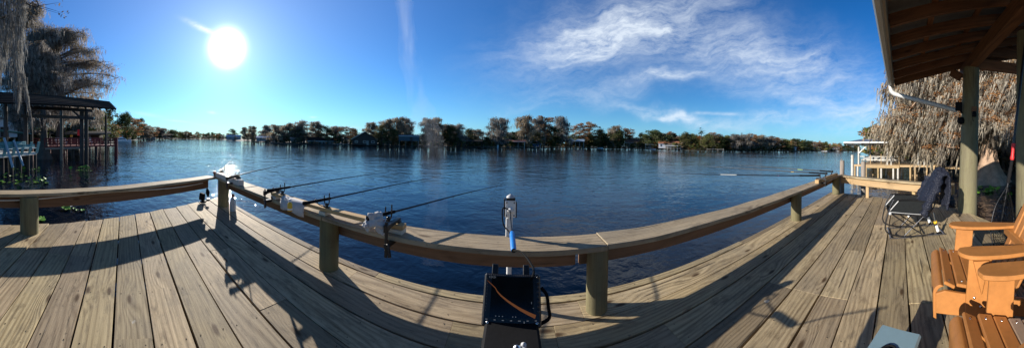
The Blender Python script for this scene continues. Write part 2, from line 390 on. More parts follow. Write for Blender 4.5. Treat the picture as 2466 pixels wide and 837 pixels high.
# pale band of air low over the horizon
hz_ = N.m('MULTIPLY', N.m('EXPONENT', N.m('MULTIPLY', N.m('ABSOLUTE', v), -11.0)), .7)
ccol = N.mix(hz_, ccol, HORIZON)
# glare of the sun: white core and wide aureole
dt = N.vm('DOT_PRODUCT', dirn, tuple(sd)); th = N.m('MULTIPLY', N.m('ARCCOSINE', N.m('MINIMUM', dt, 1.0)), 57.2958)
t4 = N.m('DIVIDE', th, 3.75); t4 = N.m('MULTIPLY', t4, t4); t4 = N.m('MULTIPLY', t4, t4)
core = N.m('MULTIPLY', N.m('EXPONENT', N.m('MULTIPLY', t4, -1)), 11.0)
a1 = N.m('MULTIPLY', N.m('EXPONENT', N.m('DIVIDE', th, -3.0)), 4.2)
a2 = N.m('MULTIPLY', N.m('EXPONENT', N.m('DIVIDE', th, -22.0)), 2.3)
gl = N.mix(1.0, (1, .97, .93), N.n('ShaderNodeCombineColor', {0: N.m('ADD', core, a1), 1: N.m('ADD', core, a1), 2: N.m('ADD', core, a1)}).outputs[0], 'MULTIPLY')
gl2 = N.mix(1.0, (1, .94, .84), N.n('ShaderNodeCombineColor', {0: a2, 1: a2, 2: a2}).outputs[0], 'MULTIPLY')
fin = N.vm('ADD', N.vm('ADD', ccol, gl), gl2)
w.node_tree.links.new(fin, bg.inputs[0])
w.cycles.sampling_method = 'MANUAL'; w.cycles.sample_map_resolution = 1024
L = bpy.data.lights.new('sun', 'SUN'); L.energy = SUN_E; L.angle = math.radians(.5); L.color = (1, .93, .83)
lo = bpy.data.objects.new('sun', L); COL.objects.link(lo); lo.location = (0, 0, 40)
lo.rotation_euler = sd.to_track_quat('Z', 'Y').to_euler()
# ------------------------------------------------------------ water
m, N, b, out = newmat('river_water'); M['water'] = m
tc = N.n('ShaderNodeTexCoord').outputs['Object']
rip = N.noise(N.vm('MULTIPLY', tc, (1, 1.25, 1)), 2.2, 3, .55, .6)
chop = N.noise(N.vm('MULTIPLY', tc, (1, 1.2, 1)), .55, 3, .5, .4)
fin_ = N.noise(tc, 9.0, 2, .5)
patch = N.mapr(N.noise(tc, .045, 3, .55), .36, .62, .45, 1.15)
hgt = N.m('MULTIPLY', N.m('ADD', N.m('ADD', N.m('MULTIPLY', rip, .05), N.m('MULTIPLY', chop, .13)), N.m('MULTIPLY', fin_, .007)), patch)
bp = N.n('ShaderNodeBump', {'Strength': 1.0, 'Distance': WAVE, 'Height': hgt})
N.nt.links.new(bp.outputs[0], b.inputs['Normal'])
b.inputs['Base Color'].default_value = (.001, .004, .011, 1); b.inputs['Roughness'].default_value = .035
b.inputs['IOR'].default_value = 1.33; b.inputs['Specular IOR Level'].default_value = .38
mb = MB(); S = 1600
mb.add([(-S, -S, WATER), (S, -S, WATER), (S, S, WATER), (-S, S, WATER)], [(0, 1, 2, 3)])
struct(mb, 'water', M['water'], 'dark blue rippled river')
# ------------------------------------------------------------ far ground: one sheet past the bank line
DT = [(-300, 10), (-120, 14), (0, 32), (100, 36), (200, 48), (262, 75), (285, 140), (320, 230), (345, 300), (450, 420), (548, 330), (575, 210), (620, 160), (660, 128), (700, 112), (800, 108), (900, 106), (1000, 107), (1100, 118),
      (1200, 133), (1300, 170), (1400, 225), (1500, 250), (1600, 235), (1700, 215), (1800, 230), (1900, 265), (2000, 300), (2062, 320), (2085, 180), (2100, 70), (2150, 38), (2240, 27), (2330, 20.5), (2385, 17.6), (2466, 15), (2600, 11), (2760, 9)]
def D(px):
    for (a, da), (b_, db) in zip(DT, DT[1:]):
        if a <= px <= b_: return da + (db - da) * (px - a) / (b_ - a)
    return 20
mb = MB(); vs = []; fs = []; rows = [(0, -1.3), (1.2, -.72), (6, -.5), (60, -.1), (1200, .5)]
pxs = list(range(-300, 2761, 12))
for px in pxs:
    d = D(px) + 1.2 * math.sin(px * .07) * min(1, D(px) / 60)
    for (o_, z) in rows: vs.append(pxy(px, d + o_, z))
k = len(rows)
for i in range(len(pxs) - 1):
    for j in range(k - 1): fs.append((i * k + j, (i + 1) * k + j, (i + 1) * k + j + 1, i * k + j + 1))
mb.add(vs, fs, smooth=True)
struct(mb, 'ground', M['soil'], 'low wooded river bank behind the water')
# ------------------------------------------------------------ deck
def edge_l(y): return -5.72 + (2.2 - y) * .468
EDR = [(2.6, 8.42), (2.4, 8.4), (1.17, 8.13), (-.99, 6.78), (-1.64, 5.7), (-1.86, 4.7), (-2.3, 3.2)]
def edge_r(y):
    for (a, xa), (b_, xb) in zip(EDR, EDR[1:]):
        if b_ <= y <= a: return xa + (xb - xa) * (a - y) / (a - b_)
    return 3.2
mb = MB()
rowsy = [(2.315, 2.415)] + [(2.03, 2.303)]
y = 2.016
while y > -2.1:
    rowsy.append((y - .284, y)); y -= .284 + R.uniform(.013, .025)
for ri, (y0, y1) in enumerate(rowsy):
    xl0, xl1 = edge_l(y0) + R.uniform(-.03, .03), edge_l(y1) + R.uniform(-.03, .03)
    xr0, xr1 = edge_r(y0), edge_r(y1)
    if ri == 0: cuts = [-1.4, 3.2]
    elif ri == 1: cuts = [-1.62, .66, 5.1]
    elif ri == 2: cuts = [-.45, .38, 4.3]
    else: cuts = sorted(R.sample([-3.05, -1.8, -.6, 1.25, 2.45, 3.65, 4.9, 6.1], 3))
    if ri in (3, 5, 7): cuts = [c for c in cuts if c > -1]
    xs = [None] + [c for c in cuts if c > xl1 + .4 and c < min(xr0, xr1) - .4] + [None]
    for i in range(len(xs) - 1):
        a0 = xl0 if i == 0 else xs[i] + .0012; a1 = xl1 if i == 0 else xs[i] + .0012
        b0 = xr0 if i == len(xs) - 2 else xs[i + 1] - .0012; b1 = xr1 if i == len(xs) - 2 else xs[i + 1] - .0012
        dz = R.uniform(-.004, .004); dy = R.uniform(-.003, .003); t = R.uniform(-.004, .004)
        tp = dz; bt = dz - .045
        nseg = max(1, int((b0 - a0) / .8)); off = (R.uniform(0, 90), R.uniform(0, 90), R.uniform(0, 90)); rn = R.random()
        vs, gs, fs = [], [], []
        for q in range(nseg + 1):
            u = q / nseg; w0 = R.uniform(-.003, .003) ; w1_ = R.uniform(-.003, .003); zz = R.uniform(-.002, .002)
            xa, xb = a0 + (b0 - a0) * u, a1 + (b1 - a1) * u
            for (xx, yy, z_) in ((xa, y0 + dy + w0 + t * u, bt), (xb, y1 + dy + w1_ + t * u, bt), (xb, y1 + dy + w1_ + t * u, tp + zz), (xa, y0 + dy + w0 + t * u, tp + zz)):
                vs.append((xx, yy, z_)); gs.append((xx + off[0], yy + off[1], z_ + off[2]))
        for q in range(nseg):
            o_ = q * 4
            for e in range(4): fs.append((o_ + e, o_ + 4 + e, o_ + 4 + (e + 1) % 4, o_ + (e + 1) % 4))
        fs.append((0, 1, 2, 3)); fs.append((nseg * 4 + 3, nseg * 4 + 2, nseg * 4 + 1, nseg * 4))
        mb.add(vs, fs, gs, 0, rn)
        for xj in [x0 * .61 - 5.4 for x0 in range(24)]:      # nail heads over the joists
            if a0 + .05 < xj < b0 - .05 and abs(xj) > 0:
                for yy in (y0 + .05, y1 - .05):
                    mb.lathe((xj + R.uniform(-.01, .01), yy, tp + .003), [(.006, -.001), (.006, .0006), (0.0001, .0008)], 6, 1)
# joists, beams and pilings below
for xj in [x0 * .61 - 5.4 for x0 in range(23)]:
    ylo = -2.0 if xj < 4.5 else (-1.5 if xj < 5.6 else max(-.9, -.9 + (xj - 6.8) * 1.5))
    if xj < -3.6: ylo = max(ylo, 2.2 - (xj + 5.72) / .468 + .15)
    if ylo < 2.2: mb.beam((xj, ylo, -.15), (xj, 2.3, -.15), .045, .2, 2)
mb.beam((-5.5, 2.325, -.17), (8.3, 2.325, -.17), .04, .22, 2)
for xp in (-4.9, -1.9, .8, 3.2, 4.85, 7.9):
    mb.post(xp, 2.15, -2.2, -.06, .13, 12, 2)
    if xp < 6: mb.post(max(xp, -3.6), -1.6, -2.2, -.06, .13, 12, 2)
mb.beam((-5.62, 2.15, -.17), (-3.75, -1.85, -.17), .04, .22, 2)
mb.beam((8.1, 1.1, -.17), (6.75, -.97, -.17), .04, .22, 2); mb.beam((6.7, -1.0, -.17), (5.66, -1.62, -.17), .04, .22, 2)
deck = struct(mb, 'deck', [M['deck'], M['matte'], M['brown']], 'weathered grey plank deck with dark gaps', bevel=.003)
# ------------------------------------------------------------ railings
HR = .63
def cap_board(a, b, wd, th, zt, name, parent, mat, n=None, sag=.004):
    a, b = Vector(a), Vector(b); d = (b - a).normalized(); sdv = Vector((-d.y, d.x, 0)); mb = MB()
    n = n or max(2, int((b - a).length / .5)); vs, gs, fs = [], [], []; off = (R.uniform(0, 90), R.uniform(0, 90), 0)
    for i in range(n + 1):
        p = a.lerp(b, i / n); wz = R.uniform(-sag, sag); wy = R.uniform(-sag, sag) * 2.0
        for (s_, z_) in ((-1, zt - th), (1, zt - th), (1, zt), (-1, zt)):
            q = p + sdv * (s_ * wd / 2 + wy); vs.append((q.x, q.y, z_ + wz)); gs.append(((b - a).length * i / n + off[0], s_ * wd / 2 + off[1], z_))
    for i in range(n):
        for e in range(4): fs.append((i * 4 + e, i * 4 + 4 + e, i * 4 + 4 + (e + 1) % 4, i * 4 + (e + 1) % 4))
    fs += [(0, 1, 2, 3), (n * 4 + 3, n * 4 + 2, n * 4 + 1, n * 4)]
    mb.add(vs, fs, gs); return mb.build(name, mat, parent, .004)
fr = empty('deck_railing', (1.5, 2.15, 0), 0, 'long front deck railing with wide weathered cap boards, facing the open river', 'railing', 'low timber railings round the deck')
def loc(o, root):                        # keep world placement under a root that is not at the origin
    o.matrix_parent_inverse = root.matrix_world.inverted(); return o
bpy.context.view_layer.update()
for (x0, x1) in ((-5.28, -1.93), (-1.92, .842), (.848, 4.86), (4.866, 8.42)):
    loc(cap_board((x0, 2.165, 0), (x1, 2.165, 0), .325 + R.uniform(-.006, .006), .045, HR + R.uniform(-.002, .002), 'top_rail', fr, M['rail']), fr)
for (x0, x1) in ((-5.2, -1.9), (-1.89, .62), (.66, 4.8), (4.81, 8.3)):
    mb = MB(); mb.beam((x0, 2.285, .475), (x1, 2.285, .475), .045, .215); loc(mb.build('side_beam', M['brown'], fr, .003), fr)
for (x0, rr) in ((-5.0, .125), (-1.93, .115), (.8, .1), (4.83, .115), (8.12, .13)):
    mb = MB(); mb.post(x0, 2.145, -.7, HR - .047, rr, 24); loc(mb.build('post', M['pile'], fr), fr)
lr = empty('deck_railing', (-4.5, 0, 0), 0, 'left end deck railing in shade, cap board running off the frame beside the lily pads', 'railing', 'low timber railings round the deck')
bpy.context.view_layer.update()
la, lb_ = Vector((-5.26, 1.985, 0)), Vector((-3.2, -2.5, 0))
du = (lb_ - la).normalized(); dn = Vector((du.y, -du.x, 0))      # outwards
if dn.x > 0: dn = -dn
loc(cap_board(la + du * .02, lb_, .3, .045, HR + .002, 'top_rail', lr, M['rail']), lr)
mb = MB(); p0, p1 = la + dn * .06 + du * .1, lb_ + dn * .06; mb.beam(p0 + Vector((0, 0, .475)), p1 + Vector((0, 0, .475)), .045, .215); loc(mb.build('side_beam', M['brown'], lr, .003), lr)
mb = MB(); q = la.lerp(lb_, .775) + dn * -.06; mb.post(q.x, q.y, -.7, HR - .046, .15, 24); loc(mb.build('post', M['pile'], lr), lr)
mb = MB(); hp = [la.lerp(lb_, t) - dn * .0 + Vector((0, 0, .54 - .03 * math.sin(t * 9))) - dn * .0 for t in [i / 14 for i in range(1, 14)]]
hp = [p + Vector((.04, .02, 0)) for p in hp]
mb.tube(arc(hp, 3), .011, 8); loc(tag(mb.build('hose', M['offw'], lr)), lr)
rr_ = empty('deck_railing', (7.2, .5, 0), 0, 'right end deck railing of sunlit timber behind the folding chair', 'railing', 'low timber railings round the deck')
bpy.context.view_layer.update()
ra, rb = Vector((8.22, 1.98, 0)), Vector((6.12, -1.32, 0)); du2 = (rb - ra).normalized()
loc(cap_board(ra, rb, .26, .045, HR - .002, 'top_rail', rr_, M['rail']), rr_)
dn2 = Vector((-du2.y, du2.x, 0)); dn2 = dn2 if dn2.x > 0 else -dn2
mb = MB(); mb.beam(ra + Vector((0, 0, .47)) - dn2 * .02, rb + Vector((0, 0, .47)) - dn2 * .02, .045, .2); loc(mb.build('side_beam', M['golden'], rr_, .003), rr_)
mb = MB(); mb.beam(rb + Vector((0, 0, .37)) - dn2 * .02 + du2 * .03, rb + Vector((0, 0, .58)) - dn2 * .02 + du2 * .03, .05, .07); loc(mb.build('end_block', M['golden'], rr_, .003), rr_)
for t in (.28, .7):
    q = ra.lerp(rb, t) + dn2 * .07; mb = MB(); mb.beam((q.x, q.y, -.4), (q.x, q.y, .58), .09, .09); loc(mb.build('post', M['golden'], rr_, .004), rr_)
for (px, r, zt, lab) in ((2028, 8.75, 1.1, 'split grey mooring pole just outside the front right corner of the deck'), (2079, 8.62, 1.08, 'grey mooring pole rising past the right railing, near the white post of the neighbouring dock')):
    q = pxy(px, r); mb = MB(); mb.post(q.x, q.y, -2.5, zt, .085, 12, lean=(.03, .0)); mb.tube([(q.x + .03, q.y + .03, zt - .05), (q.x + .05, q.y + .04, zt + .07)], [.035, .012], 6)
    mb.tube([(q.x - .02, q.y - .03, zt - .05), (q.x - .03, q.y - .05, zt + .04)], [.03, .01], 6)
    tag(mb.build('mooring_pole', M['grey']), lab, 'pole', 'old mooring poles by the right corner')
# ------------------------------------------------------------ boathouse roof over the deck
bh = empty('boathouse', (5.8, -1.62, 0), 0, 'open boathouse roof on round pilings over the right of the deck, with rafters and gutter', 'boathouse')
bpy.context.view_layer.update()
def zr(y): return 3.22 + (.2 - y) * .29
XE = 6.72
k = 0; x = XE - .03
while x > -1.8:
    mb = MB(); mb.beam((x, .16, zr(.16) + .09), (x, -7.0, zr(-7) + .09), .045, .18); loc(mb.build('rafter', M['rafter'], bh, .002), bh); x -= .645
for yy in (-.5, -1.3, -2.1, -2.9, -3.7, -4.6, -5.6, -6.6):
    mb = MB(); mb.box((2.4, yy, zr(yy) + .2), (8.6, .09, .035)); loc(mb.build('purlin', M['rafter'], bh), bh)
mb = MB(); vs = []; fs = []; n = 60
for i in range(n + 1):
    x = -1.95 + (XE + .06 + 1.95) * i / n; z = .012 if i % 3 == 0 else 0
    for yy in (.3, -7.2): vs += [(x, yy, zr(yy) + .222 + z), (x, yy, zr(yy) + .226 + z)]
for i in range(n):
    o_ = i * 4
    fs += [(o_, o_ + 2, o_ + 6, o_ + 4), (o_ + 1, o_ + 5, o_ + 7, o_ + 3), (o_, o_ + 4, o_ + 5, o_ + 1), (o_ + 2, o_ + 3, o_ + 7, o_ + 6)]
mb.add(vs, fs); loc(mb.build('metal_roofing', M['metalroof'], bh), bh)
mb = MB(); mb.beam((-1.9, .185, zr(.2) + .07), (XE, .185, zr(.2) + .07), .04, .24); loc(mb.build('fascia', M['grey'], bh, .002), bh)
mb = MB()
prof = [(.21, .19), (.21, .065), (.245, .045), (.30, .05), (.325, .09), (.325, .19), (.335, .195), (.335, .08), (.305, .04), (.24, .033), (.206, .055), (.206, .19)]
mb.prism([(XE + .03, y_, zr(.2) + z_ - .02) for y_, z_ in prof], (-8.6, 0, 0)); loc(mb.build('gutter', M['gutter'], bh), bh)
dsp = arc([(XE - .02, .27, zr(.2) + .03), (XE - .05, .2, zr(.2) - .18), (6.55, -.15, 3.0 - .1), (6.02, -1.42, zat(2298, 266, 6.18))], 4)
mb = MB(); mb.tube(dsp, .062, 10); loc(mb.build('downspout', M['gutter'], bh), bh)
p1_ = pz(2326, 508, 0)
mb = MB(); mb.post(p1_.x, p1_.y + .04, -2.2, 3.5, .25, 28, lean=(-.02, -.2), r2=.2); loc(mb.build('post', M['pile'], bh), bh)
mb = MB(); mb.post(3.72, -2.04, -2.2, 3.5, .2, 28, lean=(-.03, -.05), r2=.16); loc(mb.build('post', M['pile'], bh), bh)
mb = MB(); mb.beam((6.6, -1.74, 3.62), (-1.8, -1.74, 3.62), .2, .27); loc(mb.build('header_beam', M['rafter'], bh, .004), bh)
mb = MB(); mb.beam((5.8, -1.8, 3.62), (5.8, -7.0, 3.62), .09, .26); loc(mb.build('tie_beam', M['rafter'], bh, .004), bh)
mb = MB(); mb.beam((5.8, -1.8, 3.98), (5.8, -7.0, 4.1), .05, .24); loc(mb.build('tie_beam', M['rafter'], bh, .004), bh)
mb = MB(); mb.beam((6.0, -1.5, 3.32), (6.28, -1.35, 3.52), .1, .2); loc(mb.build('brace', M['rafter'], bh, .004), bh)
mb = MB(); pts = [(p1_.x - .16, p1_.y - .2, 2.75), (p1_.x - .15, p1_.y - .18, 3.5)]; mb.tube(pts, .015, 8); loc(mb.build('conduit', M['gutter'], bh), bh)
q = pr(2309, 256, 5.85); fl = empty('floodlight', tuple(q), 0, 'black box floodlight fixed to the left side of the big boathouse post', 'lamp')
mb = MB(); rz = -math.atan2(q.x, q.y); mb.box((0, 0, 0), (.17, .1, .2), rz); mb.build('housing', M['matte'], fl, .008)
mb = MB(); mb.beam((0, -.03, -.08), (.09, -.1, -.14), .03, .03); mb.build('bracket', M['matte'], fl)
q = pr(2346, 262, 5.72); jb = empty('junction_box', tuple(q), 0, 'small tan junction box with cable on the big boathouse post', 'electric box')
mb = MB(); mb.box((0, 0, 0), (.13, .09, .11), rz); mb.build('cover', M['brown'], jb, .006)
mb = MB(); mb.lathe((0, 0, -.19), [(.0001, 0), (.05, .01), (.06, .06), (.04, .13), (.015, .14)], 12); mb.build('lamp_head', M['matte'], jb)
mb = MB(); mb.tube(arc([(.05, 0, .05), (.15, .02, .0), (.14, .0, -.22), (.04, 0, -.28)]), .006, 6); mb.build('cable', M['cable'], jb)
q = pr(2314, 290, 5.9); mb = MB(); mb.lathe(tuple(q), [(.0001, -.09), (.07, -.07), (.09, 0), (.07, .07), (.0001, .09)], 14); tag(mb.build('ball_lamp', M['matte']), 'round black lamp low on the left of the big boathouse post', 'lamp')
# ------------------------------------------------------------ rods, boards and gear on the rail
ZT = HR
def rail_x(px): return math.tan((px - CX) / F) * 2.06
# long pine board clamped on the rail
bd = empty('rod_holder_board', (-2.0, 2.07, ZT), 0, 'long pine board clamped along the top of the front rail, carrying three rods', 'board')
mb = MB()
xa, xb = -2.98, -.955
mb.beam((xa + 2.0, 0, .067), (xb + 2.0, 0.03, .067), .09, .04); mb.build('plank', M['pine'], bd, .003)
for (x_, y_, w_) in ((xb + 1.91, .03, .17), (xa + 2.07, 0, .12), (.05, .01, .1)):
    mb = MB(); mb.box((x_, y_, .022), (w_, .1, .04)); mb.build('spacer_block', M['pale'], bd, .003)
bd2 = empty('rod_holder_board', (-4.6, 2.07, ZT), 0, 'short pale board strapped on the rail at the front left corner post', 'board')
mb = MB(); mb.box((.02, .0, .05), (1.13, .12, .095)); mb.build('plank', M['pale'], bd2, .003)
def clamp(x, y, z, h, label):
    c = empty('bar_clamp', (x, y, z), 0, label, 'clamp', 'black bar clamps holding the boards to the rail')
    mb = MB(); mb.beam((0, -.19, .055), (0, -.19, -h), .012, .028, up=(1, 0, 0)); mb.build('bar', M['black'], c, .002)
    mb = MB(); mb.prism([(-.02, -.21, .03), (-.02, .06, .03), (-.02, .06, .005), (-.02, -.14, -.01), (-.02, -.21, -.04)], (.04, 0, 0)); mb.box((0, .045, -.005), (.05, .05, .02)); mb.build('upper_jaw', M['black'], c, .003)
    mb = MB(); mb.box((0, -.12, -h + .1), (.04, .17, .035)); mb.box((0, -.055, -h + .13), (.045, .04, .03)); mb.beam((.02, -.2, -h + .13), (.05, -.21, -h + .02), .025, .025); mb.build('trigger_jaw', M['black'], c, .003)
    return c
clamp(-2.94, 2.09, ZT + .1, .22, 'black bar clamp at the left end of the long pine board, beside the bottle')
clamp(-1.04, 2.09, ZT + .1, .26, 'black bar clamp at the right end of the long pine board, next to the rag')
clamp(-4.27, 2.09, ZT + .11, .2, 'black bar clamp on the short pale board at the front left corner')
clamp(6.12, 2.09, ZT + .1, .2, 'black bar clamp on the small board under the three right-hand rods')
bd3 = empty('rod_holder_board', (6.9, 2.07, ZT), 0, 'orange-ended board clamped on the rail under the three right-hand rods', 'board')
mb = MB(); mb.box((.0, .0, .05), (1.95, .1, .09)); mb.build('plank', M['pine'], bd3, .003)
def rod(butt, tip, hold, label, group, bands=(), r0=.013, reel=True, sag=.06, base=ZT + .09, mat=None, hm='bluem'):
    butt, tip, hold = Vector(butt), Vector(tip), Vector(hold)
    g = empty('fishing_rod', tuple(butt), 0, label, 'fishing rod', group); mat = mat or M['black']
    d = tip - butt
    P = [Vector((0, 0, 0)) + d * t + Vector((0, 0, -sag * (t ** 2) * 0 + sag * math.sin(PI * t))) for t in [i / 16 for i in range(17)]]
    q = d.normalized(); Ln = d.length
    mb = MB(); mb.tube(P, [r0 * .62 * (1 - .82 * (i / 16)) + (.0014 if r0 < .02 else .0035) for i in range(17)], 8); mb.build('blank', mat, g)
    mb = MB(); mb.tube([P[0] - q * .02, P[0], P[0] + (P[1] - P[0]) * .15, P[0] + (P[2] - P[0]) * .95], [r0 * 1.35, r0 * 1.45, r0 * 1.15, r0], 10); mb.build('handle', M['matte'], g)
    sidev = q.cross(Vector((0, 0, 1))).normalized()
    for t, rg in ((.3, .02), (.48, .014), (.64, .01), (.8, .007), (.92, .006)):
        p = P[0] + d * t + Vector((0, 0, sag * math.sin(PI * t))); u = Vector((0, 0, -1))
        ring = [p + u * (rg + .006) + (sidev * math.cos(a) + u * math.sin(a)) * rg for a in [k * PI / 4 for k in range(9)]]
        mb = MB(); mb.tube(ring, .0018, 5); mb.tube([p, p + u * .008], .002, 5); mb.build('line_guide', M['frame'], g)
    if reel:
        c = P[0] + d * .14
        mb = MB(); ax = Matrix([sidev, Vector((0, 0, 1)).cross(sidev), Vector((0, 0, 1))]).transposed()
        mb.lathe(c - Vector((0, 0, .06)) - sidev * .02, [(.0001, -.03), (.03, -.03), (.032, 0), (.026, .005), (.026, .03), (.034, .034), (.0001, .036)], 14, axis=Matrix([Vector((0, 0, 1)), q, sidev]).transposed())
        mb.tube([c, c - Vector((0, 0, .05))], .008, 6); mb.tube([c - Vector((0, 0, .06)) - sidev * .05, c - Vector((0, 0, .06)) - sidev * .09, c - Vector((0, 0, .1)) - sidev * .1], .005, 6); mb.build('reel', M['black'], g)
    for (t, mk, ln) in bands:
        p = P[0] + d * t + Vector((0, 0, sag * math.sin(PI * t))); mb = MB(); mb.tube([p, p + q * ln], r0 * (.655 - .505 * t) + (.0025 if t < .45 else .004), 8); mb.build('band', M[mk], g)
    # holder: blue U fork on a stalk, screwed to the board
    h = empty('rod_holder', (hold.x, hold.y, base), 0, label.replace('fishing rod', 'fork holder') if 0 else None, None)
    tH = max(0.0, min(1.0, (hold - butt).dot(q) / Ln)); pz_ = butt.z + d.z * tH + sag * math.sin(PI * tH) - base
    mb = MB(); mb.tube([(0, 0, 0), (0, 0, pz_ - .07)], .010, 8); mb.build('stalk', M[hm], h)
    mb = MB(); mb.box((0, 0, .006), (.09, .04, .012)); mb.lathe((0, 0, 0.01), [(.02, 0), (.018, .03), (.011, .035)], 10); mb.build('foot', M['black'], h, .002)
    U = [sidev * .05 + Vector((0, 0, pz_ + .095)), sidev * .05 + Vector((0, 0, pz_ + .0)), sidev * .035 + Vector((0, 0, pz_ - .04)), Vector((0, 0, pz_ - .07)), sidev * -.035 + Vector((0, 0, pz_ - .04)), sidev * -.05 + Vector((0, 0, pz_ + .0)), sidev * -.05 + Vector((0, 0, pz_ + .05))]
    mb = MB(); mb.tube(arc(U, 3), .007, 7); mb.build('fork', M['black'], h)
    qh = q * -.16; mb = MB(); mb.tube(arc([Vector((0, 0, pz_ - .07)), qh * .5 + Vector((0, 0, pz_ - .05)), qh + Vector((0, 0, pz_ + .015)), qh + Vector((0, 0, pz_ + .035)) + sidev * .02], 3), .006, 6); mb.build('rear_hook', M['black'], h)
    return g, h
GL = 'fishing rods resting over the front rail'; GH = 'blue forked rod holders along the front rail'
rods = [
 ((pr(647, 458, 3.38)), (-2.72, 4.95, .77), (-2.78, 2.09), 'black fishing rod nearest the small yellow bottle, pointing out over the river', 'blue forked rod holder left of the small yellow bottle', ()),
 ((pr(734, 489, 2.74)), (-1.42, 4.75, .80), (-1.93, 2.09), 'black fishing rod in the middle of the long pine board', 'blue forked rod holder in the middle of the long pine board', ()),
 ((pr(888, 524, 2.26)), (-.15, 4.15, .80), (-1.13, 2.1), 'dark fishing rod with its butt wrapped in a pale rag', 'blue forked rod holder just right of the pale rag', ()),
 ((pr(553, 427, 4.55)), (-4.75, 3.66, .87), (-4.2, 2.08), 'short black fishing rod with reel on the pale board by the left corner', 'low black rod holder strapped on the pale corner board', ()),
 ((pr(1973, 422.3, 6.78)), (4.3, 6.15, .72), (6.28, 2.1), 'fishing rod with white section and pink band, lowest of the right-hand three', 'fork holder of the lowest right-hand rod, nearest the orange board end', ((.24, 'pink', .04), (.5, 'band', .45))),
 ((pr(1991, 417.5, 7.3)), (6.5, 6.6, .82), (6.78, 2.1), 'fishing rod with orange band, middle one of the right-hand three', 'fork holder of the middle right-hand rod', ((.22, 'yel', .12),)),
 ((pr(2005, 413, 7.86)), (7.35, 5.6, .87), (7.4, 2.1), 'fishing rod with lime band, topmost of the right-hand three', 'fork holder of the topmost right-hand rod, closest to the corner', ((.28, 'green', .2),)),
]
for i, (bt, tp, hd, lb, lh, bands) in enumerate(rods):
    hd3 = Vector((hd[0], hd[1], .8))
    g, h = rod(bt, tp, hd3, lb, GL, bands, r0=.016 if i < 3 else (.017 if i == 3 else .023), reel=(i in (3,)), sag=.035 if i < 3 else .02)
    tag(h, lh, 'rod holder', GH)
# tiny pale rod at the corner post
g, h = rod((-5.12, 2.12, .76), (-5.95, 2.75, .90), Vector((-5.2, 2.2, .7)), 'short pale spinning rod with silver reel tilted up at the left corner post', GL, (), r0=.012, sag=.0, mat=M['offw'], base=ZT + .005)
tag(h, 'small rod holder right at the front left corner post', 'rod holder', GH)
cm = empty('clip_light', (-5.22, 2.02, ZT), 0, 'dark red and black clip gadget on the corner end of the rail', 'clip light')
mb = MB(); mb.box((0, 0, .06), (.05, .05, .12)); mb.build('body', M['black'], cm, .008)
mb = MB(); mb.box((.03, -.02, .09), (.05, .06, .05)); mb.build('lens_cap', M['redp'], cm, .008)
# bottle, white tray, rag
q = pxy(697, 2.66); bt = empty('small_bottle', (q.x, q.y + .02, ZT + .088), 0, 'small bottle with yellow label and white cap standing on the pine board', 'bottle')
mb = MB(); mb.lathe((0, 0, 0), [(.0001, 0), (.026, 0), (.028, .01), (.028, .075), (.02, .09), (.012, .095), (.012, .1)], 16); mb.build('body', M['yel'], bt)
mb = MB(); mb.lathe((0, 0, .098), [(.015, 0), (.015, .03), (.0001, .032)], 14); mb.build('cap', M['white'], bt)
mb = MB(); mb.lathe((0, 0, .0), [(.0285, .012), (.0285, .03)], 16); mb.build('paper_label', M['white'], bt)
mb = MB(); pa = pxy(680, 2.74); pb = pxy(742, 2.42); n = 14; vs = []; fs = []
pa = Vector((math.tan((684 - CX) / F) * 2.0, 2.0, 0)); pb = Vector((math.tan((741 - CX) / F) * 2.0, 2.0, 0))
for i in range(n + 1):
    t = i / n; p = pa.lerp(pb, t)
    for j, (dy, dz) in enumerate([(.03, .03), (-.0, .025), (-.035, .01), (-.045, -.05), (-.04, -.125)]):
        z = ZT + .07 + dz + (-.012 * math.sin(t * 9) if j > 2 else 0) + (.0 if j < 4 else .02 * math.sin(t * PI * 1.0))
        vs.append((p.x, p.y + dy - .012 * math.sin(t * PI) * j, z))
for i in range(n):
    for j in range(4): fs.append((i * 5 + j, (i + 1) * 5 + j, (i + 1) * 5 + j + 1, i * 5 + j + 1))
mb.add(vs, fs, smooth=True); o = mb.build('paper_towel', M['cloth']); md = o.modifiers.new('thick', 'SOLIDIFY'); md.thickness = .006
tag(o, 'white paper towel folded over the edge of the pine board below the small bottle', 'paper towel')
def lump(c, size, seed, mat, name, parent=None, n=18, amp=.25, freq=9):
    from mathutils import noise
    mb = MB(); vs = []; fs = []; k = n
    for i in range(k + 1):
        ph = PI * i / k
        for j in range(2 * k):
            th = PI * j / k; p = Vector((math.sin(ph) * math.cos(th), math.sin(ph) * math.sin(th), math.cos(ph)))
            d_ = 1 + amp * noise.noise(p * 1.6 + Vector((seed, 0, 0))) * 1.6 + amp * .5 * abs(noise.noise(p * freq * .5 + Vector((0, seed, 0))))
            vs.append((c[0] + p.x * size[0] * d_, c[1] + p.y * size[1] * d_, c[2] + p.z * size[2] * d_))
    for i in range(k):
        for j in range(2 * k): fs.append((i * 2 * k + j, (i + 1) * 2 * k + j, (i + 1) * 2 * k + (j + 1) % (2 * k), i * 2 * k + (j + 1) % (2 * k)))
    mb.add(vs, fs, smooth=True); return mb.build(name, mat, parent)
q = pr(903, 527, 2.27); rg = empty('rag', tuple(q), 0, 'crumpled pale rag wrapped round the butt of the dark rod', 'rag')
lump((0, .0, -.01), (.085, .06, .06), 3, M['cloth'], 'wrapped_cloth', rg, amp=.5)
lump((-.05, -.02, -.05), (.05, .05, .04), 8, M['cloth'], 'hanging_fold', rg, amp=.6); lump((.06, .02, -.07), (.045, .04, .05), 12, M['cloth'], 'hanging_fold', rg, amp=.6)
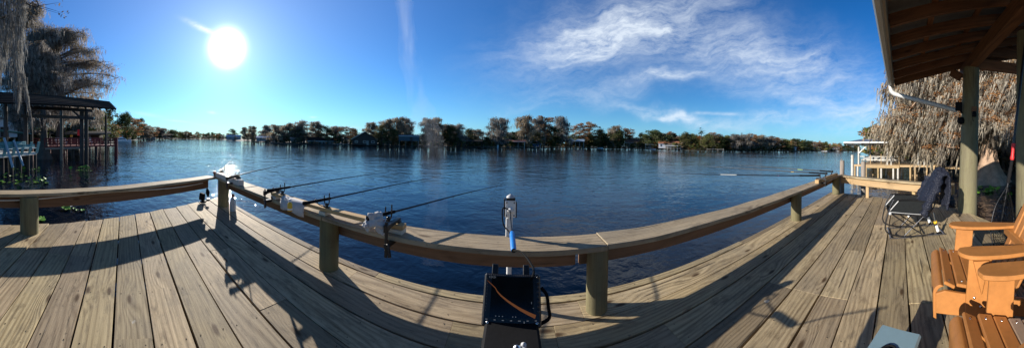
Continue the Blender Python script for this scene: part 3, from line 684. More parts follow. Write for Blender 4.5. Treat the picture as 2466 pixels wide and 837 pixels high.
# sonar pole with transducer, display
zc = .88
tp_ = empty('sonar_pole', (0, 2.33, ZT), 0, 'white-headed sonar transducer pole mounted outside the centre of the rail, with blue grip', 'sonar pole')
mb = MB(); mb.tube([(0, 0, -.9), (0, 0, .2)], .024, 12); mb.tube([(-.028, -.01, -.1), (-.028, -.01, .17)], .012, 8); mb.build('shaft', M['white'], tp_)
mb = MB(); mb.box((0, -.0, .26), (.1, .055, .16)); mb.build('head_box', M['white'], tp_, .006)
mb = MB(); mb.box((.002, .004, .35), (.085, .06, .028)); mb.box((-.056, .01, .27), (.014, .06, .17)); mb.box((.055, .01, .25), (.012, .06, .15)); mb.build('bracket', M['black'], tp_, .004)
mb = MB(); mb.lathe((0, 0, .364), [(.042, 0), (.036, .012), (.012, .028), (.0001, .033)], 12); mb.build('cap', M['trim'], tp_)
mb = MB(); mb.tube([(0, -.03, .25), (0, -.06, .245)], [.028, .022], 12); mb.build('collar', M['white'], tp_)
for (xx, zz) in ((-.035, .2), (.035, .2), (-.035, .32), (.035, .32)):
    mb = MB(); mb.lathe((xx, -.029, zz), [(.007, 0), (.006, .003), (.0001, .004)], 8, axis=Matrix.Rotation(PI / 2, 3, 'X')); mb.build('screw', M['frame'], tp_)
ga = pr(1233, 560, 1.98) - Vector((0, 2.33, ZT)); gb = pr(1237, 603, 1.72) - Vector((0, 2.33, ZT))
mb = MB(); mb.tube(arc([(0, -.06, .245), (.005, -.16, .2), ga], 4), .007, 8); mb.build('lever', M['frame'], tp_)
mb = MB(); mb.tube([ga, ga.lerp(gb, .1), ga.lerp(gb, .9), gb], [.017, .021, .021, .017], 14); mb.build('grip', M['blue'], tp_)
mb = MB(); mb.lathe(gb, [(.0001, .002), (.016, .002), (.017, -.004)], 14, axis=(gb - ga).normalized().to_track_quat('Z', 'Y').to_matrix()); mb.build('grip_end', M['frame'], tp_)
mb = MB(); mb.tube(arc([(-.01, -.04, .255), (-.07, -.09, .28), (-.06, -.15, .16), (-.01, -.22, .12), (.02, -.4, .13)], 5), .006, 7)
q2 = pr(1262, 612, 1.5) - Vector((0, 2.33, ZT)); q3 = pr(1284, 645, 1.25) - Vector((0, 2.33, ZT)); q4 = pr(1283, 668, 1.12) - Vector((0, 2.33, ZT))
mb.tube(arc([gb, gb.lerp(q2, .5) + Vector((0, 0, .01)), q2, q3, q4], 5), .006, 7); mb.build('cable', M['cable'], tp_)
dc = pr(1233, 722, 1.12); ds = empty('sonar_display', tuple(dc), 0, 'black sonar display on a stand at the rail, screen with an orange trace', 'display')
nrm = (Vector((0, 0, EYE)) - dc).normalized(); xa_ = Vector((0, 0, 1)).cross(nrm).normalized() ; ya_ = nrm.cross(xa_).normalized()
RM = Matrix([xa_, ya_, nrm]).transposed()
def L2(x, y, z): return RM @ Vector((x, y, z))
Wd, Hd = .132, .104
mb = MB(); mb.box(L2(0, 0, -.025), (Wd * 2, Hd * 2, .05), RM); mb.build('housing', M['black'], ds, .008)
mb = MB(); mb.box(L2(0, .012, .0015), (Wd * 2 - .07, Hd * 2 - .05, .005), RM); scr = M['scr'] = plain('dark_glass_screen', (.004, .005, .006), .12, var=.1, bump=0); so = mb.build('screen', scr, ds)
me_, Ne, be, _o = newmat('lit_orange_trace'); be.inputs['Base Color'].default_value = (.3, .08, .01, 1); be.inputs['Emission Color'].default_value = (.8, .26, .06, 1); be.inputs['Emission Strength'].default_value = .08; M['trace'] = me_
me2, Ne, be, _o = newmat('lit_white_ticks'); be.inputs['Base Color'].default_value = (.2, .2, .2, 1); be.inputs['Emission Color'].default_value = (.8, .85, .9, 1); be.inputs['Emission Strength'].default_value = .06; M['tick'] = me2
tr = [(-.118, .072), (-.1, .06), (-.078, .044), (-.068, .03), (-.05, .015), (-.02, -.004), (.01, -.02), (.04, -.035), (.075, -.05), (.105, -.062)]
mb = MB(); vs = []; fs = []
for i, (x, y) in enumerate(tr):
    hw = .001 + .0055 * (i / 9) ** 1.3; vs += [L2(x - hw * .4, y - hw, .0052), L2(x + hw * .4, y + hw, .0052)]
for i in range(9): fs.append((i * 2, i * 2 + 2, i * 2 + 3, i * 2 + 1))
mb.add(vs, fs); mb.build('sonar_trace', M['trace'], so)
mb = MB()
def tick(x, y, w_, h_): mb.add([L2(x - w_ / 2, y - h_ / 2, .0056), L2(x + w_ / 2, y - h_ / 2, .0056), L2(x + w_ / 2, y + h_ / 2, .0056), L2(x - w_ / 2, y + h_ / 2, .0056)], [(0, 1, 2, 3)])
for i in range(24): tick(-.11 + i * .0095, .098, .0022, .0018)
for i, hh in enumerate((.008, .012, .007, .011, .006)): tick(-.108 + i * .007, .09 - .002, .002, hh)
for i in range(7): tick(-.11 + i * .036, -.076, .009 if i != 4 else .012, .003)
tick(.055, -.081, .004, .007)
for x in (-.07, -.055, -.04, .005, .018): tick(x, -.062, .004, .003)
for i in range(9): tick(-.116, .06 - i * .013, .0018, .0015)
tick(.088, -.01, .002, .008); tick(.096, -.03, .005, .002)
mb.build('screen_markings', M['tick'], so)
for i in range(8):
    mb = MB(); mb.lathe(L2(Wd - .013, .09 - i * .019, .001), [(.0065, 0), (.006, .004), (.0001, .005)], 8, axis=RM); mb.build('button', M['frame'], ds)
mb = MB(); ang = [L2(Wd + .005, .05, -.03), L2(Wd + .03, .02, -.03), L2(Wd + .036, -.03, -.03), L2(Wd + .04, -.07, -.04), L2(Wd, -.09, -.04)]; mb.tube(arc(ang, 4), .008, 8)
mb.build('coiled_cable', M['cable'], ds)
for s_ in (-1, 1):
    mb = MB(); mb.box(L2(s_ * .075 - .01, Hd + .018, -.02), (.03, .05, .02), RM); mb.build('mount_knob', M['black'], ds, .003)
stn = empty('tackle_case', (dc.x, dc.y - .14, 0), 0, 'black equipment case on legs under the sonar display, with steel studs', 'case')
mb = MB(); mb.box((0, .02, .55), (.235, .2, .34)); mb.build('box', M['matte'], stn, .012)
for x in (-.1, .1):
    for y_ in (-.06, .1): mb = MB(); mb.tube([(x, y_, .005), (x, y_, .3)], .012, 8); mb.build('leg', M['frame'], stn)
for (x, y_) in ((-.105, -.06), (.11, -.06), (-.105, .09), (.11, .09)):
    mb = MB(); mb.lathe((x, y_, .722), [(.007, 0), (.006, .003), (.0001, .005)], 10); mb.build('stud', M['steel'], stn)
for (x, y_, r_, mt) in ((.02, -.055, .016, 'steel'), (.045, -.07, .012, 'trim'), (.045, -.045, .012, 'trim')):
    mb = MB(); mb.lathe((x, y_, .722), [(r_, 0), (r_ * .9, .02), (.0001, .026)], 12); mb.build('knob', M[mt], stn)
# corner clutter at the left post
q = pz(489, 489, 0); sp = empty('work_lamp', (q.x, q.y, 0), .5, 'small black lamp lying on the deck edge beside the left corner post', 'lamp')
mb = MB(); mb.lathe((0, 0, .02), [(.0001, 0), (.07, 0), (.075, .02), (.03, .035), (.0001, .035)], 14); mb.build('base', M['matte'], sp)
mb = MB(); mb.box((-.05, .02, .14), (.14, .09, .17), Matrix.Rotation(.15, 3, 'Y')); mb.build('head', M['matte'], sp, .02)
mb = MB(); mb.tube([(.05, 0, .03), (.12, .03, .09)], .012, 6); mb.box((.13, .03, .1), (.06, .05, .05)); mb.build('bracket', M['black'], sp)
q = pr(500, 463, 5.1); mb = MB(); mb.box((0, 0, 0), (.13, .04, .13), Matrix.Rotation(.4, 3, 'Y')); o = mb.build('hanging_box', M['matte'], None, .008); o.location = q
tag(o, 'small black box hanging on a cord from the left railing beside the corner post', 'box')
q = pr(548, 487, 5.05); jg = empty('plastic_jug', (q.x, q.y + .12, .12), 0, 'white plastic jug with red-brown top hung outside the rail by the left corner post', 'jug')
mb = MB(); mb.lathe((0, 0, 0), [(.0001, -.14), (.06, -.14), (.065, -.12), (.065, .08), (.05, .13), (.025, .15), (.025, .17)], 18); mb.build('body', M['cloth'], jg)
mb = MB(); mb.lathe((0, 0, .168), [(.034, 0), (.034, .05), (.0001, .055)], 14); mb.build('cap', M['redp'], jg)
mb = MB(); mb.tube(arc([(.02, 0, .12), (.1, 0, .08), (.1, 0, 0), (.07, 0, -.04)]), .01, 6); mb.build('handle', M['white'], jg)
# ------------------------------------------------------------ resin garden chairs
def garden_chair(x, y, rz, label, sc_=1.0, weathered=False):
    g = empty('garden_chair', (x, y, 0), rz, label, 'chair', 'orange slatted garden chairs on the right of the deck'); g.scale = (sc_,) * 3
    P = M['poly']
    # chair faces +y; seat front at y=0
    ns = 6
    for i in range(ns):
        t = i / (ns - 1); yy = -.03 - i * .083; zz = .365 + .012 * math.cos(t * 3) - .022 * i
        if i == 0: zz -= .012
        tilt = -.5 if i == 0 else -.12 - .02 * i
        mat = M['poly2'] if (weathered and i >= 3 or (not weathered and i >= 3)) else P
        mb = MB(); n = 6; vs = []; fs = []
        mb.box((0, yy, zz), (.56, .078, .022), Matrix.Rotation(-tilt if i == 0 else .26, 3, 'X')); o = mb.build('seat_slat', mat, g, .006)
        for sx_ in (-.24, .24):
            s2 = MB(); s2.lathe((sx_, yy, zz + .0125), [(.007, -.001), (.006, .002), (.0001, .003)], 8); s2.build('screw', M['steel'], o)
    # rolled front apron
    mb = MB(); prof = []
    for i in range(8):
        a = PI / 2 * i / 7; prof.append((.025 + .05 * math.sin(a), .322 + .05 * math.cos(a)))
    prof.append((.075, .17)); inner = [(y_ - .02, z_ - .012) for y_, z_ in prof[::-1]]
    pts = [(-.28, y_ , z_) for y_, z_ in prof] + [(-.28, y_, z_) for y_, z_ in inner]
    mb.prism(pts, (.56, 0, 0)); o = mb.build('front_apron', P, g, .003)
    s2 = MB(); s2.lathe((-.2, .077, .30), [(.026, -.001), (.024, .002), (.0001, .003)], 14, axis=Matrix.Rotation(-PI / 2, 3, 'X') @ Matrix.Diagonal((1, .6, 1))); s2.build('badge', M['frame'], o)
    for s_ in (-1, 1):
        mb = MB(); xx = s_ * .29 - .0125                     # sloping side stringer doubling as back leg
        mb.prism([(xx, .06, .21), (xx, .06, .33), (xx, .0, .345), (xx, -.5, .225), (xx, -.92, .10), (xx, -.92, 0.0), (xx, -.8, 0.0), (xx, -.45, .12)], (.025, 0, 0)); mb.build('side_stringer', P, g, .004)
        mb = MB(); xx = s_ * .312 - .0125                    # front leg
        mb.prism([(xx, -.10, 0), (xx, -.15, .54), (xx, -.30, .53), (xx, -.26, 0)], (.025, 0, 0)); o = mb.build('leg', P, g, .004)
        for (yy, zz) in ((-.18, .3), (-.22, .24), (-.2, .45)):
            s2 = MB(); s2.lathe((xx + (.0255 if s_ > 0 else -.0005), yy, zz), [(.009, 0), (.008, .004), (.0001, .005)], 10, axis=Matrix.Rotation(s_ * PI / 2, 3, 'Y')); s2.build('bolt', M['steel'], o)
        mb = MB(); mb.prism([(s_ * .3245, -.17, .54), (s_ * .3245, -.27, .535), (s_ * .3245, -.22, .33)], (s_ * .04, 0, 0)); mb.build('arm_bracket', P, g, .003)
        # arm: paddle outline
        out_ = []
        for (px_, py_) in ((.0, .13), (.05, .15), (.1, .13), (.135, .08), (.145, 0), (.14, -.2), (.115, -.42), (.085, -.6), (.03, -.62), (.0, -.5), (-.02, -.3), (-.03, -.05), (-.02, .06)):
            out_.append((s_ * (.235 + px_), py_ * .93 - .22, .56 - (.15 - py_) * .075))
        out_ = [tuple(p) for p in arc(out_ + [out_[0]], 3)[:-1]]
        mb = MB(); mb.prism(out_, (0, 0, .026)); mb.build('arm', P, g, .006)
        mb = MB(); mb.beam((s_ * .3, -.66, .16), (s_ * .33, -.66, .49), .03, .08); mb.build('rear_arm_support', P, g, .004)
    mb = MB(); mb.beam((-.37, -.62, .47), (.37, -.62, .47), .03, .07); mb.build('rear_crossbar', P, g, .004)
    for i in range(5):
        fx = (i - 2) / 2; top = .9 - .08 * fx * fx
        a_ = Vector((fx * .19, -.47, .2)); b_ = Vector((fx * .24, -.5 - (top - .2) * .55, top))
        mb = MB(); mb.beam(a_, b_, .085, .02, up=(0, 1, .4)); mb.build('back_slat', P, g, .006)
    return g
garden_chair(GC1[0], GC1[1], GC1[2], 'orange garden chair farther from the camera, its front pointing at the folding chair', GC1[3])
garden_chair(GC2[0], GC2[1], GC2[2], 'orange garden chair nearest the camera at the lower right, with worn rear seat slats', GC2[3])
# ------------------------------------------------------------ folding rocking chair with jacket
cx_, cy_ = CH[0], CH[1]
fc = empty('folding_chair', (cx_, cy_, 0), CH[2], 'black folding rocking camp chair with curved tube runners', 'chair')
fc.scale = (CH[3],) * 3
for s_ in (-1, 1):
    X_ = s_ * .27
    mb = MB(); mb.tube(arc([(X_, -.42, .07), (X_, -.25, .045), (X_, .1, .05), (X_, .34, .1), (X_, .42, .2), (X_, .38, .42), (X_, .3, .62), (X_, .24, .66), (X_, -.1, .64), (X_, -.3, .6)], 6), .0125, 10); mb.build('runner_frame', M['frame'], fc)
    mb = MB(); mb.tube([(X_, .0, .025), (X_, .35, .03)], .012, 8); mb.tube([(X_, -.62, .03), (X_, -.1, .05)], .012, 8); mb.build('floor_bar', M['steel'], fc)
    mb = MB(); mb.tube([(X_ * .95, .33, .44), (X_ * .95, -.18, .08)], .011, 8); mb.tube([(X_ * .93, -.28, .4), (X_ * .93, .1, .05)], .011, 8); mb.build('cross_brace', M['frame'], fc)
    mb = MB(); mb.tube([(X_ * .9, .34, .43), (X_ * .9, -.3, .36), (X_ * .9, -.42, .5), (X_ * .86, -.6, 1.02)], .012, 10); mb.build('side_tube', M['frame'], fc)
    mb = MB(); mb.tube([(X_, -.5, .05), (X_, -.44, .24)], [.026, .024], 12); o = mb.build('shock_body', M['matte'], fc)
    mb = MB(); mb.tube([(X_, -.488, .09), (X_, -.455, .2)], [.0275, .0265], 12); mb.build('spec_sticker', M['white'], o)
    mb = MB(); mb.tube([(X_, -.445, .235), (X_, -.436, .265)], [.034, .034], 12); mb.build('shock_collar', M['yel'], fc)
    mb = MB(); mb.tube([(X_, -.44, .25), (X_, -.4, .42)], .011, 8); mb.build('shock_rod', M['steel'], fc)
    mb = MB(); mb.box((X_ * .98, .03, .655), (.045, .34, .02)); mb.build('armrest', M['matte'], fc, .008)
    mb = MB(); mb.lathe((X_ * 1.04, .34, .44), [(.0001, -.01), (.025, -.01), (.025, .01), (.0001, .01)], 10, axis=Matrix.Rotation(PI / 2, 3, 'Y')); mb.build('pivot', M['trim'], fc)
for y_ in (-.6, .33):
    mb = MB(); mb.tube([(-.27, y_, .03), (.27, y_, .03)], .012, 8); mb.build('floor_bar', M['steel'], fc)
mb = MB(); vs = []; fs = []
sec = [(.36, .45), (.3, .43), (.1, .395), (-.1, .375), (-.3, .37)]
for (y_, z_) in sec:
    for i in range(7): vs.append(((i / 6 - .5) * .5, y_, z_ - .03 * math.sin(PI * i / 6)))
for j in range(len(sec) - 1):
    for i in range(6): fs.append((j * 7 + i, j * 7 + i + 1, (j + 1) * 7 + i + 1, (j + 1) * 7 + i))
mb.add(vs, fs, smooth=True); o = mb.build('seat', M['fab'], fc); md = o.modifiers.new('t', 'SOLIDIFY'); md.thickness = .02
for s_ in (-1, 1):
    mb = MB(); mb.add([(s_ * .255, .36, .46), (s_ * .255, -.28, .38), (s_ * .262, -.34, .6), (s_ * .262, .1, .645), (s_ * .262, .2, .64)], [(0, 1, 2, 3, 4)]); o = mb.build('side_panel', M['fabg'], fc); md = o.modifiers.new('t', 'SOLIDIFY'); md.thickness = .008
    mb = MB(); mb.tube([(s_ * .262, .37, .465), (s_ * .262, -.28, .385)], .005, 6); mb.tube([(s_ * .267, .2, .64), (s_ * .26, .36, .465)], .009, 6); mb.build('piping', M['trim'], fc)
mb = MB(); vs = []; fs = []
sec = [(-.33, .42), (-.42, .6), (-.5, .8), (-.6, 1.03)]
for (y_, z_) in sec:
    for i in range(7): vs.append(((i / 6 - .5) * .47, y_ - .03 * math.sin(PI * i / 6), z_))
for j in range(3):
    for i in range(6): fs.append((j * 7 + i, j * 7 + i + 1, (j + 1) * 7 + i + 1, (j + 1) * 7 + i))
mb.add(vs, fs, smooth=True); o = mb.build('backrest', M['fab'], fc); md = o.modifiers.new('t', 'SOLIDIFY'); md.thickness = .02
# quilted jacket draped over the back
from mathutils import noise as mnoise
jm, Nj, bj, _o = newmat('black_quilted_nylon')
tcj = Nj.n('ShaderNodeTexCoord').outputs['Object']
vor = Nj.n('ShaderNodeTexVoronoi', {'Vector': Nj.vm('MULTIPLY', tcj, (1, 1, 1.5)), 'Scale': 16.0}, feature='DISTANCE_TO_EDGE').outputs[0]
bj.inputs['Base Color'].default_value = (.014, .017, .03, 1); bj.inputs['Roughness'].default_value = .6; bj.inputs['Specular IOR Level'].default_value = .3
bpj = Nj.n('ShaderNodeBump', {'Strength': .7, 'Distance': .012, 'Height': Nj.mapr(vor, 0, .25)}); Nj.nt.links.new(bpj.outputs[0], bj.inputs['Normal'])
jk = empty('jacket', (cx_, cy_, 0), CH[2], 'black quilted jacket draped over the back of the folding chair', 'jacket'); jk.scale = (CH[3],) * 3
def drape(prof, wid, name, seed, n=26, extra=.02):
    mb = MB(); vs = []; fs = []; P_ = arc([(0, a, b) for a, b in prof], 5); k = len(P_)
    for j, p in enumerate(P_):
        t = j / (k - 1); w_ = wid(t)
        for i in range(n + 1):
            u = i / n * 2 - 1; x = u * w_
            nn = mnoise.noise(Vector((u * 3.2, t * 7 + seed, seed))) * .03 + mnoise.noise(Vector((u * 9, t * 16, seed))) * .014
            dr = -.06 * max(0, abs(u) - .7) / .3
            vs.append((x + nn * .4, p.y + nn + .02 * math.cos(u * PI), p.z + dr + mnoise.noise(Vector((u * 4, t * 4, seed + 5))) * .015))
    for j in range(k - 1):
        for i in range(n): fs.append((j * (n + 1) + i, j * (n + 1) + i + 1, (j + 1) * (n + 1) + i + 1, (j + 1) * (n + 1) + i))
    mb.add(vs, fs, smooth=True); o = mb.build(name, jm, jk); md = o.modifiers.new('t', 'SOLIDIFY'); md.thickness = extra; md.offset = 0
drape([(-.2, .43), (-.25, .55), (-.33, .72), (-.43, .9), (-.54, 1.06), (-.64, 1.10), (-.70, 1.02), (-.7, .85), (-.69, .65), (-.66, .48)], lambda t: .25 + .035 * math.sin(t * 5) + .04 * abs(t - .5), 'body', 2.0, extra=.045)
for s_ in (-1, 1):
    mb = MB(); P_ = arc([(s_ * .27, -.5, .98), (s_ * .31, -.44, .82), (s_ * .32, -.33, .64), (s_ * .3, -.26, .48), (s_ * .28, -.24, .38)], 4); k = len(P_)
    mb.tube([p + Vector((R.uniform(-.012, .012), R.uniform(-.015, .015), 0)) for p in P_], [.07 + .018 * math.sin(i * 1.9) + .02 * (1 - i / k) for i in range(k)], 14, wob=.08); mb.build('sleeve', jm, jk)
lump((0, -.6, 1.04), (.2, .1, .12), 21, jm, 'hood', jk, amp=.3)
# bottle on the deck beneath
q = pz(2190, 522, 0); wb = empty('water_bottle', (q.x, q.y, .002), 0, 'small clear bottle with blue label and dark cap under the folding chair', 'bottle')
mb = MB(); mb.lathe((0, 0, 0), [(.0001, 0), (.04, 0), (.043, .01), (.043, .13), (.03, .165), (.016, .18)], 16); mb.build('body', M['white'], wb)
mb = MB(); mb.lathe((0, 0, 0), [(.0437, .05), (.0437, .12)], 16); mb.build('blue_band', M['bluem'], wb)
mb = MB(); mb.lathe((0, 0, .178), [(.02, 0), (.02, .035), (.0001, .038)], 12); mb.build('cap', M['matte'], wb)
# landing net against the second piling
base = pz(2410, 600, .02); pt = pr(2452, 300, 3.75); dn_ = (pt - base).normalized()
ln = empty('landing_net', tuple(base), 0, 'landing net with black telescopic handle and red grip leaning by the right piling', 'net')
pm = pr(2437, 385, 3.7) - base; pn = pr(2441, 345, 3.73) - base; ptp = pr(2474, 60, 3.95) - base; p0_ = pr(2407, 560, 3.62) - base
mb = MB(); mb.tube([pn, ptp], [.02, .024], 12); mb.tube([p0_, pr(2425, 455, 3.66) - base, pm], [.009, .014, .018], 10); mb.build('pole', M['black'], ln)
mb = MB(); mb.tube([pm, pm.lerp(pn, .12), pm.lerp(pn, .3), pm.lerp(pn, .55), pm.lerp(pn, .85), pn], [.026, .034, .026, .025, .033, .03], 14); mb.build('grip', M['red'], ln)
mb = MB(); ql = [pr(2428, 440, 3.66) - base, pr(2432, 415, 3.68) - base, pm]; mb.tube(arc(ql, 4), [.026, .03, .024, .03, .025, .03, .024, .028, .024][:len(arc(ql, 4))], 12); mb.build('collar', M['matte'], ln)
hoop = arc([pr(2424, 450, 3.66) - base, pr(2396, 500, 3.5) - base, pr(2386, 560, 3.42) - base, pr(2398, 597, 3.4) - base, pr(2425, 606, 3.5) - base, pr(2441, 580, 3.62) - base, pr(2440, 510, 3.74) - base, pr(2426, 450, 3.68) - base], 5)
mb = MB(); mb.tube(hoop, .008, 8); mb.build('hoop', M['black'], ln)
mb = MB(); cen = sum(hoop, Vector()) / len(hoop); nv = (hoop[8] - cen).cross(hoop[20] - cen).normalized()
K = len(hoop); rings = []
for j in range(11):
    t = j / 10; rings.append([cen + (p - cen) * (1 - t * .75) + Vector((.03, -.02, -.0)) * t + nv * (.16 * math.sin(t * 2.2) + .02 * mnoise.noise(p * 9 + Vector((t * 5, 0, 0)))) + Vector((0, 0, -.12 * t)) for p in hoop])
for rg_ in rings[1:]: mb.tube(rg_, .0028, 3, cap=False)
for i in range(0, K, 1):
    mb.tube([rg_[i] for rg_ in rings], .0026, 3, cap=False)
    mb.tube([rings[j][(i + j) % K] for j in range(11)], .0022, 3, cap=False)
mb.build('mesh_bag', M['cable'], ln)
# blue-grey cooler bag at the bottom of the view
q = pz(2140, 852, .31); cb = empty('cooler_bag', (q.x, q.y, 0), -.35, 'blue-grey soft cooler with mesh pocket on its lid, at the bottom edge', 'cooler')
mb = MB(); mb.box((0, -.0, .15), (.42, .26, .28)); mb.build('body', M['cool'], cb, .03)
mb = MB(); mb.box((0, 0, .295), (.44, .28, .03)); mb.build('lid', M['cool'], cb, .012)
mb = MB(); rim = [(.13 * math.cos(a) - .07, .07 * math.sin(a), .315) for a in [i * PI / 10 for i in range(21)]]; mb.tube(rim, .006, 6); mb.build('pocket_rim', M['matte'], cb)
lump((-.07, 0, .312), (.125, .066, .012), 5, M['fabg'], 'mesh_pocket', cb, n=10, amp=.2)
mb = MB(); mb.tube(arc([(-.2, .1, .28), (-.27, .13, .3), (-.28, .04, .29), (-.21, 0, .28)], 4), .008, 6); mb.build('buckle', M['frame'], cb)
# ------------------------------------------------------------ trees
def crown_cards(mb, c, rad, n, size, m, rr, flat=.6, rn=None):
    for _ in range(n):
        while True:
            p = Vector((rr.uniform(-1, 1), rr.uniform(-1, 1), rr.uniform(-1, 1)))
            if p.length < 1: break
        p = Vector((p.x * rad[0], p.y * rad[1], p.z * rad[2])) + c
        a = Vector((rr.gauss(0, 1), rr.gauss(0, 1), rr.gauss(0, flat))).normalized(); b = a.cross(Vector((rr.gauss(0, 1), rr.gauss(0, 1), rr.gauss(0, 1)))).normalized()
        s = size * rr.uniform(.6, 1.4)
        mb.add([p - a * s, p + b * s * .45, p + a * s, p - b * s * .45], [(0, 1, 2, 3)], None, m, rr.random() if rn is None else min(1, max(0, rn + rr.uniform(-.25, .25))))
def strand(mb, p, ln, wd, m, rr, drift=(0, 0), rn=.5, segs=3):
    a = rr.uniform(0, 2 * PI); ax = Vector((math.cos(a), math.sin(a), 0)); vs = []; fs = []; q = Vector(p)
    for i in range(segs + 1):
        t = i / segs; w_ = wd * (1 - t * .85) * rr.uniform(.7, 1.2)
        vs += [q - ax * w_, q + ax * w_]
        q = q + Vector((drift[0] * ln / segs + rr.uniform(-.12, .12) * ln / segs, drift[1] * ln / segs + rr.uniform(-.12, .12) * ln / segs, -ln / segs))
    for i in range(segs): fs.append((i * 2, i * 2 + 1, i * 2 + 3, i * 2 + 2))
    mb.add(vs, fs, None, m, min(1, max(0, rn + rr.uniform(-.2, .2))))
def tree_proto(name, kind, seed, detail=1.0):
    """unit tree: height 1, crown about 1 wide; returned as root > trunk, crown, moss"""
    rr = random.Random(seed); tr = MB(); cr = MB(); ms = MB()
    lean = (rr.uniform(-.04, .04), rr.uniform(-.04, .04))
    tp = [(0, 0, -.03), (lean[0] * .3, lean[1] * .3, .3), (lean[0], lean[1], .62), (lean[0] * 1.6, lean[1] * 1.6, .9)]
    tr.tube(arc(tp, 3), [.032, .026, .022, .02, .018, .016, .014, .012, .009, .006][:len(arc(tp, 3))], 7, smooth=True)
    blobs = []
    spec = {'M': (17, .12, .96, .46, .115), 'O': (13, .16, .95, .5, .10), 'G': (15, .16, .9, .46, .14), 'D': (15, .1, .92, .44, .14), 'P': (9, .5, .96, .38, .10), 'B': (9, .25, .97, .34, .06), 'C': (13, .1, .95, .42, .13)}[kind]
    nb, z0, z1, spread, br = spec
    for i in range(nb * 2):
        t = (i + rr.random()) / (nb * 2); z = z0 + (z1 - z0) * t; a = rr.uniform(0, 2 * PI)
        env = math.sin(PI * min(1, max(.12, (t * .75 + .22)))) ** .6
        if kind in 'MO': env = .42 + .62 * math.sin(PI * min(1, t * .8 + .16))
        ln = spread * env * rr.uniform(.45, 1.05)
        st = Vector((lean[0] * z * 1.5, lean[1] * z * 1.5, z * .92)); rise = {'M': .05, 'O': .06, 'P': .03, 'G': .02, 'D': .0, 'B': .16, 'C': .1}[kind]
        en = st + Vector((math.cos(a) * ln, math.sin(a) * ln, rise * rr.uniform(.3, 1.6)))
        mid = st.lerp(en, .5) + Vector((0, 0, .03))
        tr.tube([st, mid, en], [.008, .005, .002], 4, cap=False)
        for k in range(3 if kind != 'B' else 2):
            u = .45 + .27 * k; c = (mid.lerp(en, (u - .5) * 2) if u > .5 else st.lerp(mid, u * 2)) + Vector((rr.uniform(-.05, .05), rr.uniform(-.05, .05), rr.uniform(-.01, .04)))
            blobs.append((c, br * rr.uniform(.6, 1.25)))
            e2 = c + Vector((rr.uniform(-.08, .08), rr.uniform(-.08, .08), rr.uniform(.0, .07))); tr.tube([st.lerp(en, u), e2], [.003, .001], 3, cap=False)
    for (c, r) in blobs:
        rn = rr.random()
        if kind == 'M':
            crown_cards(cr, c, (r, r, r * .55), int(18 * detail), .020, 0, rr, rn=rn * .7)
            for _ in range(int(34 * detail)):
                p = c + Vector((rr.gauss(0, r * .6), rr.gauss(0, r * .6), rr.uniform(-.5, .4) * r)); strand(ms, p, rr.uniform(.03, .13), rr.uniform(.005, .013), 0, rr, rn=rn, segs=2)
        elif kind == 'O':
            crown_cards(cr, c, (r * 1.2, r * 1.2, r * .5), int(34 * detail), .024, 0, rr, rn=rn)
            for _ in range(int(6 * detail)): strand(ms, c + Vector((rr.gauss(0, r * .6), rr.gauss(0, r * .6), 0)), rr.uniform(.03, .09), .005, 0, rr, rn=rn, segs=2)
        elif kind == 'B':
            for _ in range(int(10 * detail)):
                e2 = c + Vector((rr.gauss(0, .06), rr.gauss(0, .06), rr.uniform(-.02, .08))); tr.tube([c, e2], [.0015, .0006], 3, cap=False)
            for _ in range(int(4 * detail)): strand(ms, c + Vector((rr.gauss(0, r), rr.gauss(0, r), 0)), rr.uniform(.02, .07), .004, 0, rr, rn=rn, segs=2)
            crown_cards(cr, c, (r, r, r * .5), 4, .01, 0, rr, rn=rn)
        else:
            crown_cards(cr, c, (r * 1.1, r * 1.1, r * .75), int((46 if kind in 'GDC' else 60) * detail), .026 if kind != 'P' else .02, 0, rr, rn=rn)
            if kind == 'G':
                for _ in range(int(3 * detail)): strand(ms, c + Vector((rr.gauss(0, r * .6), rr.gauss(0, r * .6), -r * .4)), rr.uniform(.03, .07), .004, 0, rr, rn=rn, segs=2)
    mats = {'M': 'mossleaf', 'O': 'needle', 'G': 'leafg', 'D': 'leafd', 'P': 'leafd', 'B': 'needle', 'C': 'leafo'}
    root = empty('tree')
    tr.build('trunk', M['barkd'], root); cr.build('crown', M[mats[kind]], root)
    if ms.v: ms.build('moss', M['mossd'] if kind != 'M' else M['mossfar'], root)
    return root
M['mossfar'] = foliage('far_grey_moss', [(.16, .135, .11), (.25, .21, .18), (.35, .3, .25), (.42, .35, .29)], .5)
M['mossleaf'] = foliage('sparse_winter_twigs', [(.10, .075, .05), (.15, .11, .075), (.2, .145, .1), (.25, .18, .12)], .45)
def palm_proto(seed):
    rr = random.Random(seed); root = empty('tree'); tr = MB(); cr = MB()
    tr.tube([(0, 0, -.03), (.01, 0, .4), (0, .01, .86)], [.028, .022, .024], 8); tr.build('trunk', M['barkd'], root)
    for i in range(26):
        a = rr.uniform(0, 2 * PI); el = rr.uniform(-.5, 1.2); ln = rr.uniform(.22, .32); d_ = Vector((math.cos(a) * math.cos(el), math.sin(a) * math.cos(el), math.sin(el)))
        p0 = Vector((0, .01, .86)); p1 = p0 + d_ * ln * .6; p2 = p0 + d_ * ln + Vector((0, 0, -.06)); sd_ = d_.cross(Vector((0, 0, 1))).normalized()
        for q_ in range(9):
            s_ = (q_ - 4) / 4; cr.add([p1 - sd_ * .008, p1 + sd_ * .008, p2 + sd_ * s_ * .13 + d_ * (-.05 * abs(s_))], [(0, 1, 2)], None, 0, rr.random())
        cr.tube([p0, p1], [.004, .003], 3, cap=False)
    cr.build('crown', M['leafd'], root); return root
